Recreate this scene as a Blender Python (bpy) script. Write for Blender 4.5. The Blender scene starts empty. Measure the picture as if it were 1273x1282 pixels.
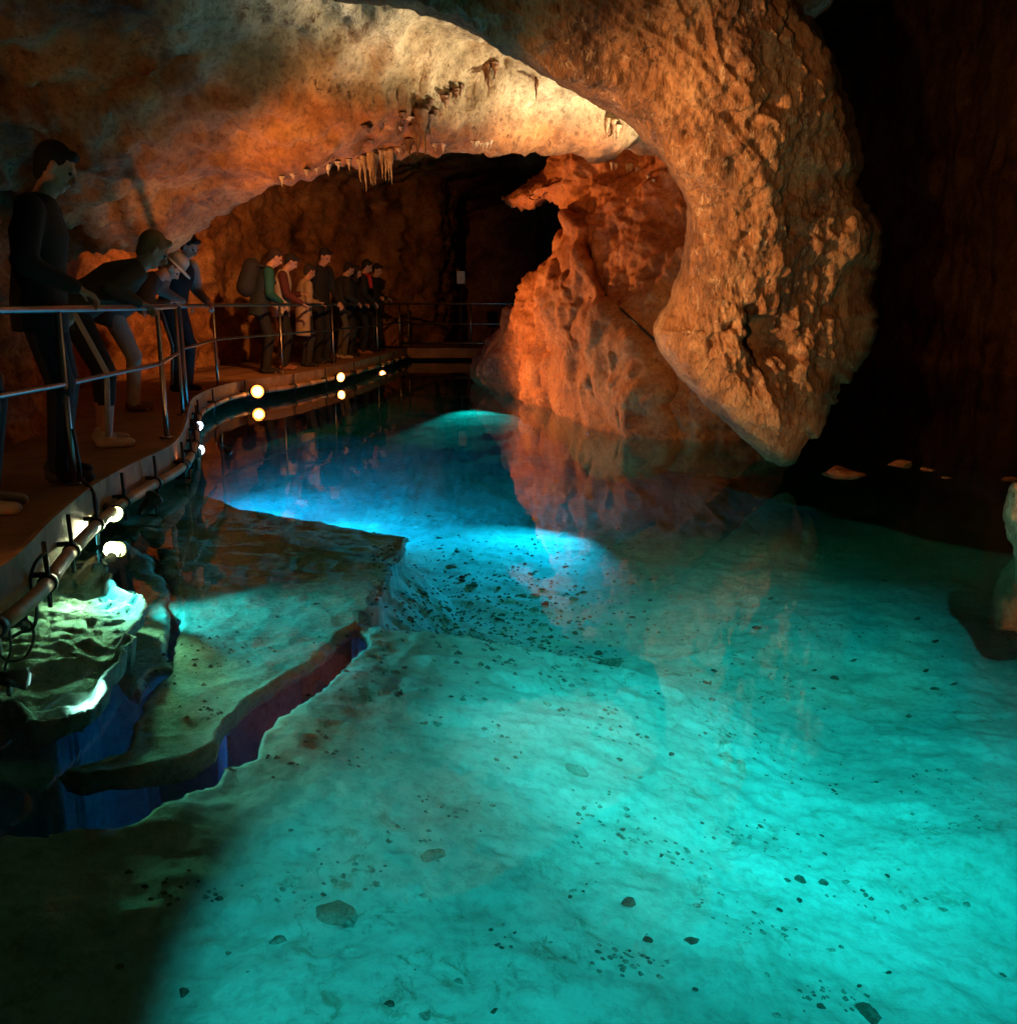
import bpy, bmesh, math, random
import numpy as np
from mathutils import Vector, Matrix

random.seed(7)
rng = np.random.default_rng(11)
sc = bpy.context.scene
C = sc.collection

# ------------------------------------------------------------------ camera
W, H, F = 1273.0, 1282.0, 1200.0
CAMZ, DECK = 1.21, 0.26          # water level is z = 0
PITCH = math.atan(263.0 / F)
sp, cp = math.sin(PITCH), math.cos(PITCH)


def ray(px, py):
    a = (np.asarray(px, float) - W / 2) / F
    b = (H / 2 - np.asarray(py, float)) / F
    return a, cp + sp * b, -sp + cp * b


def at_z(px, py, z):
    a, y, zz = ray(px, py)
    t = (z - CAMZ) / zz
    return a * t, y * t, CAMZ + zz * t


def at_y(px, py, Y):
    a, y, zz = ray(px, py)
    t = Y / y
    return a * t, y * t, CAMZ + zz * t


cam = bpy.data.cameras.new("camera")
cam.sensor_width = 36.0
cam.sensor_fit = 'HORIZONTAL'
cam.lens = 36.0 * F / W
cam.clip_start, cam.clip_end = 0.05, 200
camo = bpy.data.objects.new("camera", cam)
C.objects.link(camo)
camo.location = (0, 0, CAMZ)
camo.rotation_euler = (math.pi / 2 - PITCH, 0, 0)
sc.camera = camo


# ------------------------------------------------------------------ noise
def _h(x, y, z, seed):
    n = (x * np.uint32(374761393) + y * np.uint32(668265263) + z * np.uint32(2147483647 - 18) + np.uint32(seed * 1013904223 & 0xffffffff))
    n = (n ^ (n >> np.uint32(13))) * np.uint32(1274126177)
    n = (n ^ (n >> np.uint32(15))) * np.uint32(2246822519)
    n = n ^ (n >> np.uint32(16))
    return n.astype(np.float64) / 4294967295.0


def vnoise(P, seed=0):
    P = np.asarray(P, float)
    i = np.floor(P)
    f = P - i
    f = f * f * f * (f * (f * 6 - 15) + 10)
    ii = i.astype(np.int64).astype(np.uint32)
    x, y, z = ii[..., 0], ii[..., 1], ii[..., 2]
    o = np.uint32(1)
    fx, fy, fz = f[..., 0], f[..., 1], f[..., 2]
    with np.errstate(over='ignore'):
        c00 = _h(x, y, z, seed) * (1 - fx) + _h(x + o, y, z, seed) * fx
        c10 = _h(x, y + o, z, seed) * (1 - fx) + _h(x + o, y + o, z, seed) * fx
        c01 = _h(x, y, z + o, seed) * (1 - fx) + _h(x + o, y, z + o, seed) * fx
        c11 = _h(x, y + o, z + o, seed) * (1 - fx) + _h(x + o, y + o, z + o, seed) * fx
    a = c00 * (1 - fy) + c10 * fy
    b = c01 * (1 - fy) + c11 * fy
    return (a * (1 - fz) + b * fz) * 2 - 1


def fbm(P, scale, octv=4, seed=0, gain=0.5):
    P = np.asarray(P, float) / scale
    out, amp, tot = 0, 1.0, 0
    for o in range(octv):
        out = out + amp * vnoise(P * (2.03 ** o) + 17.3 * o, seed + o)
        tot += amp
        amp *= gain
    return out / tot * 1.6


def ridged(P, scale, octv=4, seed=0, gain=0.5):
    P = np.asarray(P, float) / scale
    out, amp, tot = 0, 1.0, 0
    for o in range(octv):
        out = out + amp * (1 - np.abs(vnoise(P * (2.07 ** o) + 9.1 * o, seed + o)) * 2.2)
        tot += amp
        amp *= gain
    return out / tot


def billow(P, scale, octv=3, seed=0):
    return -ridged(P, scale, octv, seed)


def worley(P, scale, seed=0):
    P = np.asarray(P, float) / scale
    i = np.floor(P).astype(np.int64)
    best = np.full(P.shape[:-1], 9.0)
    with np.errstate(over='ignore'):
        for dx in (-1, 0, 1):
            for dy in (-1, 0, 1):
                for dz in (-1, 0, 1):
                    c = i + np.array([dx, dy, dz])
                    u = c.astype(np.uint32)
                    q = np.stack([_h(u[..., 0], u[..., 1], u[..., 2], seed + k) for k in (1, 2, 3)], -1)
                    d = np.sqrt(((c + q - P) ** 2).sum(-1))
                    best = np.minimum(best, d)
    return best


def smooth(x, a=0.0, b=1.0):
    t = np.clip((np.asarray(x, float) - a) / (b - a), 0, 1)
    return t * t * (3 - 2 * t)


# ------------------------------------------------------------------ mesh helpers
def mesh_np(name, V, Fc, mat=None, shade=True, col=None):
    V = np.asarray(V, np.float32)
    Fc = np.asarray(Fc, np.int32)
    me = bpy.data.meshes.new(name)
    n = Fc.shape[1]
    me.vertices.add(len(V))
    me.vertices.foreach_set("co", V.ravel())
    me.loops.add(Fc.size)
    me.loops.foreach_set("vertex_index", Fc.ravel())
    me.polygons.add(len(Fc))
    me.polygons.foreach_set("loop_start", np.arange(0, Fc.size, n, dtype=np.int32))
    me.polygons.foreach_set("loop_total", np.full(len(Fc), n, np.int32))
    me.update(calc_edges=True)
    me.validate()
    if shade:
        me.polygons.foreach_set("use_smooth", np.ones(len(me.polygons), bool))
    if mat:
        me.materials.append(mat)
    if col is not None:
        for k, arr in col.items():
            at = me.attributes.new(k, 'FLOAT', 'POINT')
            at.data.foreach_set("value", np.asarray(arr, np.float32).ravel())
    return me


def link(name, me, parent=None):
    o = bpy.data.objects.new(name, me)
    C.objects.link(o)
    if parent:
        o.parent = parent
    return o


def tag(o, label=None, cat=None, group=None, kind=None):
    if label:
        o['label'] = label
    if cat:
        o['category'] = cat
    if group:
        o['group'] = group
    if kind:
        o['kind'] = kind
    return o


def empty(name, loc, rz=0.0, label=None, cat=None, group=None):
    o = bpy.data.objects.new(name, None)
    C.objects.link(o)
    o.location = loc
    o.rotation_euler = (0, 0, rz)
    o.empty_display_size = 0.1
    return tag(o, label, cat, group)


def normals_of(V, Fc):
    V = np.asarray(V, float)
    a = V[Fc[:, 0]]
    fn = np.cross(V[Fc[:, 1]] - a, V[Fc[:, 2]] - a)
    if Fc.shape[1] == 4:
        fn = fn + np.cross(V[Fc[:, 2]] - a, V[Fc[:, 3]] - a)
    N = np.zeros_like(V)
    for k in range(Fc.shape[1]):
        np.add.at(N, Fc[:, k], fn)
    return N / np.maximum(np.linalg.norm(N, axis=1, keepdims=True), 1e-9)


def grid_faces(nr, ncn):
    i = np.arange(nr * ncn).reshape(nr, ncn)
    return np.stack([i[:-1, :-1], i[:-1, 1:], i[1:, 1:], i[1:, :-1]], -1).reshape(-1, 4)


class MB:
    """collects simple solids into one mesh"""

    def __init__(self):
        self.v, self.f = [], []

    def add(self, vs, fs):
        b = len(self.v)
        self.v += [tuple(map(float, p)) for p in vs]
        self.f += [tuple(b + i for i in f) for f in fs]

    def tube(self, pts, rad, n=10, ell=1.0, caps=True, up=None):
        pts = [Vector(p) for p in pts]
        m = len(pts)
        rads = rad if hasattr(rad, '__len__') else [rad] * m
        t0 = (pts[1] - pts[0]).normalized()
        u = Vector(up) if up else (Vector((0, 0, 1)) if abs(t0.z) < 0.9 else Vector((1, 0, 0)))
        rings = []
        for i in range(m):
            t = (pts[min(i + 1, m - 1)] - pts[max(i - 1, 0)]).normalized()
            u = (u - t * u.dot(t))
            u = u.normalized() if u.length > 1e-6 else t.orthogonal().normalized()
            w = t.cross(u)
            r = rads[i]
            ra, rb = r if hasattr(r, '__len__') else (r, r * ell)
            rings.append([pts[i] + u * (ra * math.cos(2 * math.pi * k / n)) + w * (rb * math.sin(2 * math.pi * k / n)) for k in range(n)])
        vs = [p for r in rings for p in r]
        fs = []
        for i in range(m - 1):
            for k in range(n):
                a, b = i * n + k, i * n + (k + 1) % n
                fs.append((a, b, b + n, a + n))
        if caps:
            fs.append(tuple(range(n - 1, -1, -1)))
            fs.append(tuple((m - 1) * n + k for k in range(n)))
        self.add(vs, fs)

    def capsule(self, a, b, ra, rb, n=14, ell=1.0, up=None):
        a, b = Vector(a), Vector(b)
        d = (b - a)
        L = d.length
        d = d / max(L, 1e-6)
        pts, rs = [], []
        for k in range(5):
            th = math.pi / 2 * (1 - k / 4.0)
            pts.append(a - d * (ra * math.sin(th)))
            rs.append(max(ra * math.cos(th), ra * 0.02))
        for k in range(1, 5):
            th = math.pi / 2 * k / 4.0
            pts.append(b + d * (rb * math.sin(th)))
            rs.append(max(rb * math.cos(th), rb * 0.02))
        pts.insert(5, b)
        rs.insert(5, rb)
        self.tube(pts, rs, n, ell, True, up)

    def ball(self, c, r, n=16, m=10):
        rx, ry, rz = r if hasattr(r, '__len__') else (r, r, r)
        vs = [(c[0], c[1], c[2] - rz)]
        for i in range(1, m):
            ph = -math.pi / 2 + math.pi * i / m
            for k in range(n):
                th = 2 * math.pi * k / n
                vs.append((c[0] + rx * math.cos(ph) * math.cos(th), c[1] + ry * math.cos(ph) * math.sin(th), c[2] + rz * math.sin(ph)))
        vs.append((c[0], c[1], c[2] + rz))
        fs = []
        for k in range(n):
            fs.append((0, 1 + (k + 1) % n, 1 + k))
            t = 1 + (m - 2) * n
            fs.append((t + k, t + (k + 1) % n, len(vs) - 1))
        for i in range(m - 2):
            for k in range(n):
                a, b = 1 + i * n + k, 1 + i * n + (k + 1) % n
                fs.append((a, b, b + n, a + n))
        self.add(vs, fs)

    def box(self, c, s, rz=0.0, bev=0.0):
        x, y, z = s[0] / 2, s[1] / 2, s[2] / 2
        cs, sn = math.cos(rz), math.sin(rz)
        vs = []
        for dz in (-z, z):
            for dx, dy in ((-x, -y), (x, -y), (x, y), (-x, y)):
                vs.append((c[0] + dx * cs - dy * sn, c[1] + dx * sn + dy * cs, c[2] + dz))
        self.add(vs, [(3, 2, 1, 0), (4, 5, 6, 7), (0, 1, 5, 4), (1, 2, 6, 5), (2, 3, 7, 6), (3, 0, 4, 7)])

    def mesh(self, name, mat, shade=True):
        me = bpy.data.meshes.new(name)
        me.from_pydata(self.v, [], self.f)
        me.update()
        if shade:
            me.polygons.foreach_set("use_smooth", np.ones(len(me.polygons), bool))
        if mat:
            me.materials.append(mat)
        return me

    def build(self, name, mat, parent=None, shade=True):
        return link(name, self.mesh(name, mat, shade), parent)

    def remesh(self, name, mat, voxel, smooth_it=2, parent=None):
        """one continuous surface from the overlapping solids"""
        me = self.mesh("tmp", None)
        o = bpy.data.objects.new("tmp", me)
        C.objects.link(o)
        r = o.modifiers.new("r", 'REMESH')
        r.mode = 'VOXEL'
        r.voxel_size = voxel
        if smooth_it:
            s = o.modifiers.new("s", 'SMOOTH')
            s.factor = 0.5
            s.iterations = smooth_it
        dg = bpy.context.evaluated_depsgraph_get()
        dg.update()
        m2 = bpy.data.meshes.new_from_object(o.evaluated_get(dg))
        bpy.data.objects.remove(o)
        bpy.data.meshes.remove(me)
        m2.name = name
        m2.materials.clear()
        m2.materials.append(mat)
        m2.polygons.foreach_set("use_smooth", np.ones(len(m2.polygons), bool))
        return link(name, m2, parent)


# ------------------------------------------------------------------ materials
def nodes(name):
    m = bpy.data.materials.new(name)
    m.use_nodes = True
    nt = m.node_tree
    nt.nodes.clear()
    out = nt.nodes.new("ShaderNodeOutputMaterial")
    return m, nt, out


def N(nt, typ, **kw):
    n = nt.nodes.new(typ)
    for k, v in kw.items():
        if k in n.inputs.keys():
            n.inputs[k].default_value = v
        else:
            setattr(n, k, v)
    return n


def ramp(nt, stops, fac=None):
    r = nt.nodes.new("ShaderNodeValToRGB")
    e = r.color_ramp.elements
    e[0].position, e[0].color = stops[0][0], (*stops[0][1], 1)
    e[1].position, e[1].color = stops[-1][0], (*stops[-1][1], 1)
    for p, c in stops[1:-1]:
        k = e.new(p)
        k.color = (*c, 1)
    if fac is not None:
        nt.links.new(fac, r.inputs[0])
    return r


def mixc(nt, fac, a, b, mode='MIX'):
    m = nt.nodes.new("ShaderNodeMix")
    m.data_type = 'RGBA'
    m.blend_type = mode
    for sock, v in ((m.inputs[0], fac), (m.inputs[6], a), (m.inputs[7], b)):
        if hasattr(v, 'is_linked'):
            nt.links.new(v, sock)
        elif isinstance(v, (int, float)):
            sock.default_value = v
        else:
            sock.default_value = (*v, 1)
    return m.outputs[2]


def rock_mat(name, dark, mid, light, pale=None, scale=1.0, rough=0.75, bump=0.35, streak=None, coat=0.0, pits=True, speck=0.75, fleck=None, pit_at=0.30):
    m, nt, out = nodes(name)
    L = nt.links
    b = N(nt, "ShaderNodeBsdfPrincipled", Roughness=rough)
    geo = N(nt, "ShaderNodeNewGeometry")
    mp = N(nt, "ShaderNodeMapping")
    L.new(geo.outputs['Position'], mp.inputs['Vector'])
    if streak:
        mp.inputs['Rotation'].default_value = streak[0]
        mp.inputs['Scale'].default_value = streak[1]
    n1 = N(nt, "ShaderNodeTexNoise", Scale=1.1 * scale, Detail=9.0, Roughness=0.62, Distortion=0.6)
    n2 = N(nt, "ShaderNodeTexNoise", Scale=5.5 * scale, Detail=8.0, Roughness=0.7)
    n3 = N(nt, "ShaderNodeTexNoise", Scale=24.0 * scale, Detail=6.0, Roughness=0.7)
    for n in (n1, n2, n3):
        L.new(mp.outputs[0], n.inputs['Vector'])
    ad = N(nt, "ShaderNodeMath", operation='ADD')
    mu = N(nt, "ShaderNodeMath", operation='MULTIPLY')
    mu.inputs[1].default_value = 0.55
    L.new(n1.outputs[0], ad.inputs[0])
    sb = N(nt, "ShaderNodeMath", operation='SUBTRACT')
    sb.inputs[1].default_value = 0.5
    L.new(n2.outputs[0], sb.inputs[0])
    L.new(sb.outputs[0], mu.inputs[0])
    L.new(mu.outputs[0], ad.inputs[1])
    r1 = ramp(nt, [(0.30, dark), (0.48, mid), (0.66, light)], ad.outputs[0])
    col = r1.outputs[0]
    if pale:
        at = N(nt, "ShaderNodeAttribute", attribute_name="pale")
        r2 = ramp(nt, [(0.3, pale[0]), (0.55, pale[1]), (0.7, pale[2])], ad.outputs[0])
        col = mixc(nt, at.outputs['Fac'], col, r2.outputs[0])
    if fleck:
        nf = N(nt, "ShaderNodeTexNoise", Scale=13.0 * scale, Detail=7.0, Roughness=0.72, Distortion=0.8)
        nb = N(nt, "ShaderNodeTexNoise", Scale=1.6 * scale, Detail=3.0)
        L.new(mp.outputs[0], nf.inputs['Vector'])
        L.new(mp.outputs[0], nb.inputs['Vector'])
        rf_ = ramp(nt, [(0.54, (0, 0, 0)), (0.64, (1, 1, 1))], nf.outputs[0])
        rb_ = ramp(nt, [(0.42, (0.1, 0.1, 0.1)), (0.6, (1, 1, 1))], nb.outputs[0])
        mm = N(nt, "ShaderNodeMath", operation='MULTIPLY')
        L.new(rf_.outputs[0], mm.inputs[0])
        L.new(rb_.outputs[0], mm.inputs[1])
        col = mixc(nt, mm.outputs[0], col, fleck)
    # fine mottling and dark mineral specks
    rs = ramp(nt, [(0.36, (0.45, 0.4, 0.36)), (0.52, (1, 1, 1)), (0.75, (1.15, 1.12, 1.05))], n3.outputs[0])
    col = mixc(nt, speck, col, rs.outputs[0], 'MULTIPLY')
    if pits:
        vo = N(nt, "ShaderNodeTexNoise", Scale=9.0 * scale, Detail=3.0, Roughness=0.8, Distortion=1.5)
        L.new(mp.outputs[0], vo.inputs['Vector'])
        rp = ramp(nt, [(pit_at, (0.25, 0.2, 0.17)), (pit_at + 0.07, (1, 1, 1))], vo.outputs[0])
        col = mixc(nt, 0.8, col, rp.outputs[0], 'MULTIPLY')
    L.new(col, b.inputs['Base Color'])
    b1 = N(nt, "ShaderNodeBump", Strength=bump, Distance=0.06)
    b2 = N(nt, "ShaderNodeBump", Strength=bump, Distance=0.02)
    L.new(n2.outputs[0], b1.inputs['Height'])
    L.new(n3.outputs[0], b2.inputs['Height'])
    L.new(b1.outputs[0], b2.inputs['Normal'])
    L.new(b2.outputs[0], b.inputs['Normal'])
    if coat:
        b.inputs['Coat Weight'].default_value = coat
        b.inputs['Coat Roughness'].default_value = 0.35
    L.new(b.outputs[0], out.inputs[0])
    return m


def simple_mat(name, colr, rough=0.6, metal=0.0, var=0.35, scale=12.0, bump=0.0, dark=None):
    m, nt, out = nodes(name)
    b = N(nt, "ShaderNodeBsdfPrincipled", Roughness=rough, Metallic=metal)
    tc = N(nt, "ShaderNodeTexCoord")
    n = N(nt, "ShaderNodeTexNoise", Scale=scale, Detail=5.0, Roughness=0.65)
    nt.links.new(tc.outputs['Object'], n.inputs['Vector'])
    c0 = dark or tuple(c * (1 - var) for c in colr)
    r = ramp(nt, [(0.35, c0), (0.65, colr)], n.outputs[0])
    nt.links.new(r.outputs[0], b.inputs['Base Color'])
    if bump:
        bp = N(nt, "ShaderNodeBump", Strength=bump, Distance=0.02)
        nt.links.new(n.outputs[0], bp.inputs['Height'])
        nt.links.new(bp.outputs[0], b.inputs['Normal'])
    nt.links.new(b.outputs[0], out.inputs[0])
    return m


def emit_mat(name, colr, strength):
    m, nt, out = nodes(name)
    e = N(nt, "ShaderNodeEmission", Strength=strength)
    e.inputs[0].default_value = (*colr, 1)
    nt.links.new(e.outputs[0], out.inputs[0])
    return m


M = {}
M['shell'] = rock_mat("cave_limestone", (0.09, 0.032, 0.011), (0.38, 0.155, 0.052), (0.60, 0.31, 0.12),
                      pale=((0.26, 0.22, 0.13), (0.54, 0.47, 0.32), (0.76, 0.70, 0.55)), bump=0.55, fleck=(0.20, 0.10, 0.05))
M['curtain'] = rock_mat("curtain_limestone", (0.10, 0.04, 0.016), (0.38, 0.17, 0.066), (0.60, 0.34, 0.16),
                        scale=1.5, bump=0.8, coat=0.15, pit_at=0.35, fleck=(0.72, 0.52, 0.33), streak=((0.0, 0.65, 0.0), (1.7, 1.0, 0.55)))
M['pillar'] = rock_mat("pillar_limestone", (0.13, 0.042, 0.014), (0.40, 0.128, 0.034), (0.54, 0.22, 0.07), scale=1.0, bump=0.45, fleck=(0.5, 0.26, 0.12))
M['bed'] = rock_mat("pool_bed_silt", (0.42, 0.46, 0.40), (0.62, 0.65, 0.58), (0.74, 0.76, 0.70), scale=0.9, bump=0.32, rough=0.9, pits=False, speck=0.4, fleck=(0.40, 0.36, 0.27))
M['plate'] = rock_mat("shelf_limestone", (0.30, 0.31, 0.24), (0.52, 0.52, 0.42), (0.66, 0.66, 0.55), scale=1.6, bump=0.45, rough=0.9, speck=0.6)
M['stone'] = rock_mat("dark_stone", (0.05, 0.045, 0.035), (0.14, 0.12, 0.09), (0.30, 0.27, 0.21), scale=4, bump=0.5, rough=0.9)
M['palestone'] = rock_mat("pale_stone", (0.25, 0.22, 0.17), (0.42, 0.40, 0.33), (0.6, 0.57, 0.5), scale=4, bump=0.5, rough=0.9)
M['drip'] = rock_mat("calcite_drip", (0.34, 0.2, 0.11), (0.58, 0.42, 0.27), (0.8, 0.7, 0.55), scale=3, bump=0.3, rough=0.4, pits=False)
M['drip_dark'] = rock_mat("stained_drip", (0.05, 0.025, 0.012), (0.16, 0.075, 0.03), (0.3, 0.16, 0.08), scale=3, bump=0.3, rough=0.5, pits=False)
M['deck'] = simple_mat("walkway_concrete", (0.30, 0.15, 0.07), 0.75, scale=3.0, var=0.45, bump=0.3)
M['fascia'] = simple_mat("fascia_board", (0.42, 0.25, 0.12), 0.7, scale=9.0, var=0.5, bump=0.3)
M['pipe'] = simple_mat("weathered_conduit", (0.55, 0.33, 0.16), 0.55, scale=8.0, var=0.5, bump=0.2)
M['steel'] = simple_mat("rail_steel", (0.36, 0.34, 0.32), 0.36, 1.0, var=0.2)
M['black'] = simple_mat("black_rubber", (0.012, 0.012, 0.013), 0.5)
M['housing'] = simple_mat("lamp_housing", (0.03, 0.03, 0.032), 0.4, 0.3)
M['skin'] = simple_mat("skin", (0.50, 0.27, 0.19), 0.55, var=0.12)


# ------------------------------------------------------------------ cave shell (walls and roof as one skin of rock)
_rp = np.array([(120, 318, 8.3), (200, 302, 8.35), (240, 286, 8.4), (275, 266, 8.25), (310, 250, 8.1), (350, 227, 7.95), (400, 214, 7.9), (450, 202, 7.9), (505, 190, 7.95),
                (560, 184, 8.0), (630, 183, 8.15), (700, 184, 8.3), (760, 186, 8.5), (800, 188, 8.7), (880, 182, 8.9), (1000, 170, 9.0)])
_rx, _ry, _rz = at_y(_rp[:, 0], _rp[:, 1], _rp[:, 2])
RIMX = np.concatenate([[-5.5, -4.6], _rx, [5, 8]])
RIMY = np.concatenate([[8.6, 8.4], _ry, [9.0, 9.0]])
RIMZ = np.concatenate([[1.6, 1.65], _rz, [3.2, 3.2]])


def slab_w(X):
    return np.interp(X, [-4.2, -3, -2.2, -1.6, -1.1, -0.45, 0.2, 1.0, 2], [1.7, 1.6, 1.25, 0.88, 0.55, 0.28, 0.16, 0.11, 0.1])


def roof_z(X, Y):
    Yr, Zr, w = np.interp(X, RIMX, RIMY), np.interp(X, RIMX, RIMZ), slab_w(X)
    s = Yr - Y
    near = Zr + 0.44 * np.clip(s, 0, w) + 0.22 * smooth(s, w, w + 0.2) + 0.46 * np.clip(s - w - 0.1, 0, 9)
    near = np.where(near > 3.4, 3.4 + (near - 3.4) / (1 + (near - 3.4) / 1.6), near)
    near = near + smooth(X, 0.4, 2.6) * smooth(s, 0.8, 2.5) * 1.2
    near = near + smooth(X, 1.9, 3.6) * 2.6
    far = Zr + 2.0 * smooth(-s, 0.05, 0.9) + smooth(X, 1.9, 3.6) * 2.6
    return np.where(s >= 0, near, far)


WY = np.array([-6, 0, 2.6, 4.8, 7, 8.2, 9.5, 10.8, 12.1, 14.7, 18, 20.5, 22.5, 24.3, 26, 30, 34]) * 1.0
WX = np.array([-3.7, -3.5, -3.35, -3.35, -3.6, -4.0, -4.7, -5.0, -4.9, -4.5, -4.2, -3.4, -2.5, -1.75, -1.6, -1.5, -1.5])


def wall_x(Y):
    return np.interp(Y, WY, WX)


ys = np.concatenate([np.arange(-4, 2, 0.12), np.arange(2, 10, 0.032), np.arange(10, 20, 0.09), np.arange(20, 33, 0.2)])
nw, nr_, nrr = 130, 300, 40
rows = []
for Y in ys:
    xw = float(wall_x(Y))
    xr = 8.5
    zt = float(roof_z(np.array(xw + 0.15), np.array(Y)))
    zs = np.linspace(-2.6, zt, nw)
    wl = np.stack([np.full(nw, xw), zs], -1)
    xs = np.concatenate([np.linspace(xw, 2.6, int(nr_ * .8), endpoint=False), np.linspace(2.6, xr, nr_ - int(nr_ * .8))])
    rf = np.stack([xs, roof_z(xs, np.full_like(xs, Y))], -1)
    zr_ = np.linspace(rf[-1, 1], -3.2, nrr)
    rw = np.stack([np.full(nrr, xr), zr_], -1)
    p = np.concatenate([wl, rf[1:], rw[1:]])
    # round the haunch between wall and roof
    q = p.copy()
    for _ in range(60):
        q[1:-1] = 0.5 * q[1:-1] + 0.25 * (q[:-2] + q[2:])
    wgt = smooth(np.abs(np.arange(len(p)) - nw), 18, 60)[:, None]
    p = q * (1 - wgt) + p * wgt
    rows.append(np.column_stack([p[:, 0], np.full(len(p), Y), p[:, 1]]))
S = np.array(rows)
nR, nC = S.shape[:2]
V = S.reshape(-1, 3)
Fc = grid_faces(nR, nC)
Nn = normals_of(V, Fc)
# normals must point into the cave
ctr = np.array([0.5, 0, 1.2])
flip = np.sign(((ctr - V) * np.array([1, 0, 1]) * Nn).sum(1).mean())
if flip < 0:
    Fc = Fc[:, ::-1]
    Nn = -Nn
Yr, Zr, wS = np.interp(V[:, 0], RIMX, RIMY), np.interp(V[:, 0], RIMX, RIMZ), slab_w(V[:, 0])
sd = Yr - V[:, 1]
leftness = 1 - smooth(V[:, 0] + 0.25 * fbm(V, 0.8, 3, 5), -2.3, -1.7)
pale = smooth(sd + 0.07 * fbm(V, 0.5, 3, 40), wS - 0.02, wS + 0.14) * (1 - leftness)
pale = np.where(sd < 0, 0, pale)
rimk = np.exp(-(np.abs(sd) / 0.25) ** 2)
disp = -0.16 * fbm(V, 1.3, 3, 1) * (1 - 0.6 * rimk) - 0.085 * fbm(V, 0.42, 4, 2) - (0.05 * ridged(V * np.array([1, 1.2, 1.6]), 0.3, 4, 12) - 0.02) * (1 - 0.8 * pale)
lay = V * np.array([0.8, 1.0, 2.3])
disp += -0.10 * billow(lay, 0.62, 3, 3) * (1 - pale) * (1 - 0.7 * rimk)
disp += 0.085 * (0.55 - worley(V + 0.08 * np.stack([fbm(V, .3, 2, k) for k in (7, 8, 9)], -1), 0.24, 4)) * pale
disp += 0.03 * fbm(V, 0.11, 4, 6, 0.6)
# hollows and holes of the left wall
ws = worley(V * np.array([1, 1, 1.3]), 0.85, 31)
disp -= 0.22 * smooth(0.36 - ws, 0, 0.25) * leftness
# shell faces into the cave: positive = towards the cave
V2 = V + Nn * disp[:, None]
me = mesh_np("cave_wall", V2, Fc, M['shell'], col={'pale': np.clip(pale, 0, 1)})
SHELL_V, SHELL_F = V2, Fc
cw = tag(link("cave_wall", me), "brown limestone wall and roof of the cave closing over the walkway and the pool", "cave wall", kind="structure")
mb = MB()
mb.add([(-9, 32.9, -4), (9, 32.9, -4), (9, 32.9, 8), (-9, 32.9, 8)], [(0, 1, 2, 3)])
mb.add([(-9, -3.9, -4), (9, -3.9, -4), (9, -3.9, 8), (-9, -3.9, 8)], [(3, 2, 1, 0)])
o = mb.build("cave_end_wall", M['shell'], shade=False)
tag(o, "dark ends of the cave lost in blackness", "cave wall", kind="structure")


# ------------------------------------------------------------------ rocks built from an outline with real depth and thickness
def smooth_poly(P, n=6, jit=0.0, seed=3):
    P = np.asarray(P, float)
    k = len(P)
    out = []
    for i in range(k):
        p0, p1, p2, p3 = P[(i - 1) % k], P[i], P[(i + 1) % k], P[(i + 2) % k]
        m = max(2, int(np.linalg.norm(p2 - p1) / n))
        for t in np.linspace(0, 1, m, endpoint=False):
            a = 0.5 * ((2 * p1) + (-p0 + p2) * t + (2 * p0 - 5 * p1 + 4 * p2 - p3) * t * t + (-p0 + 3 * p1 - 3 * p2 + p3) * t ** 3)
            out.append(a)
    out = np.array(out)
    if jit:
        q = np.column_stack([out, np.zeros(len(out))])
        out[:, 0] += jit * fbm(q, 22, 3, seed)
        out[:, 1] += jit * fbm(q, 22, 3, seed + 9)
    return out


def poly_sd(px, py, P):
    """signed distance (positive inside) and nearest outline point"""
    Q = np.roll(P, -1, 0)
    inside = np.zeros(px.shape, bool)
    best = np.full(px.shape, 1e9)
    nx, ny = np.zeros(px.shape), np.zeros(px.shape)
    for (x0, y0), (x1, y1) in zip(P, Q):
        if y0 != y1:
            c = ((y0 > py) != (y1 > py)) & (px < (x1 - x0) * (py - y0) / (y1 - y0) + x0)
            inside ^= c
        dx, dy = x1 - x0, y1 - y0
        L = dx * dx + dy * dy + 1e-9
        t = np.clip(((px - x0) * dx + (py - y0) * dy) / L, 0, 1)
        qx, qy = x0 + t * dx, y0 + t * dy
        d = (px - qx) ** 2 + (py - qy) ** 2
        m = d < best
        best[m] = d[m]
        nx[m] = qx[m] if hasattr(qx, '__len__') else qx
        ny[m] = qy[m] if hasattr(qy, '__len__') else qy
    d = np.sqrt(best)
    return np.where(inside, d, -d), nx, ny


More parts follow.
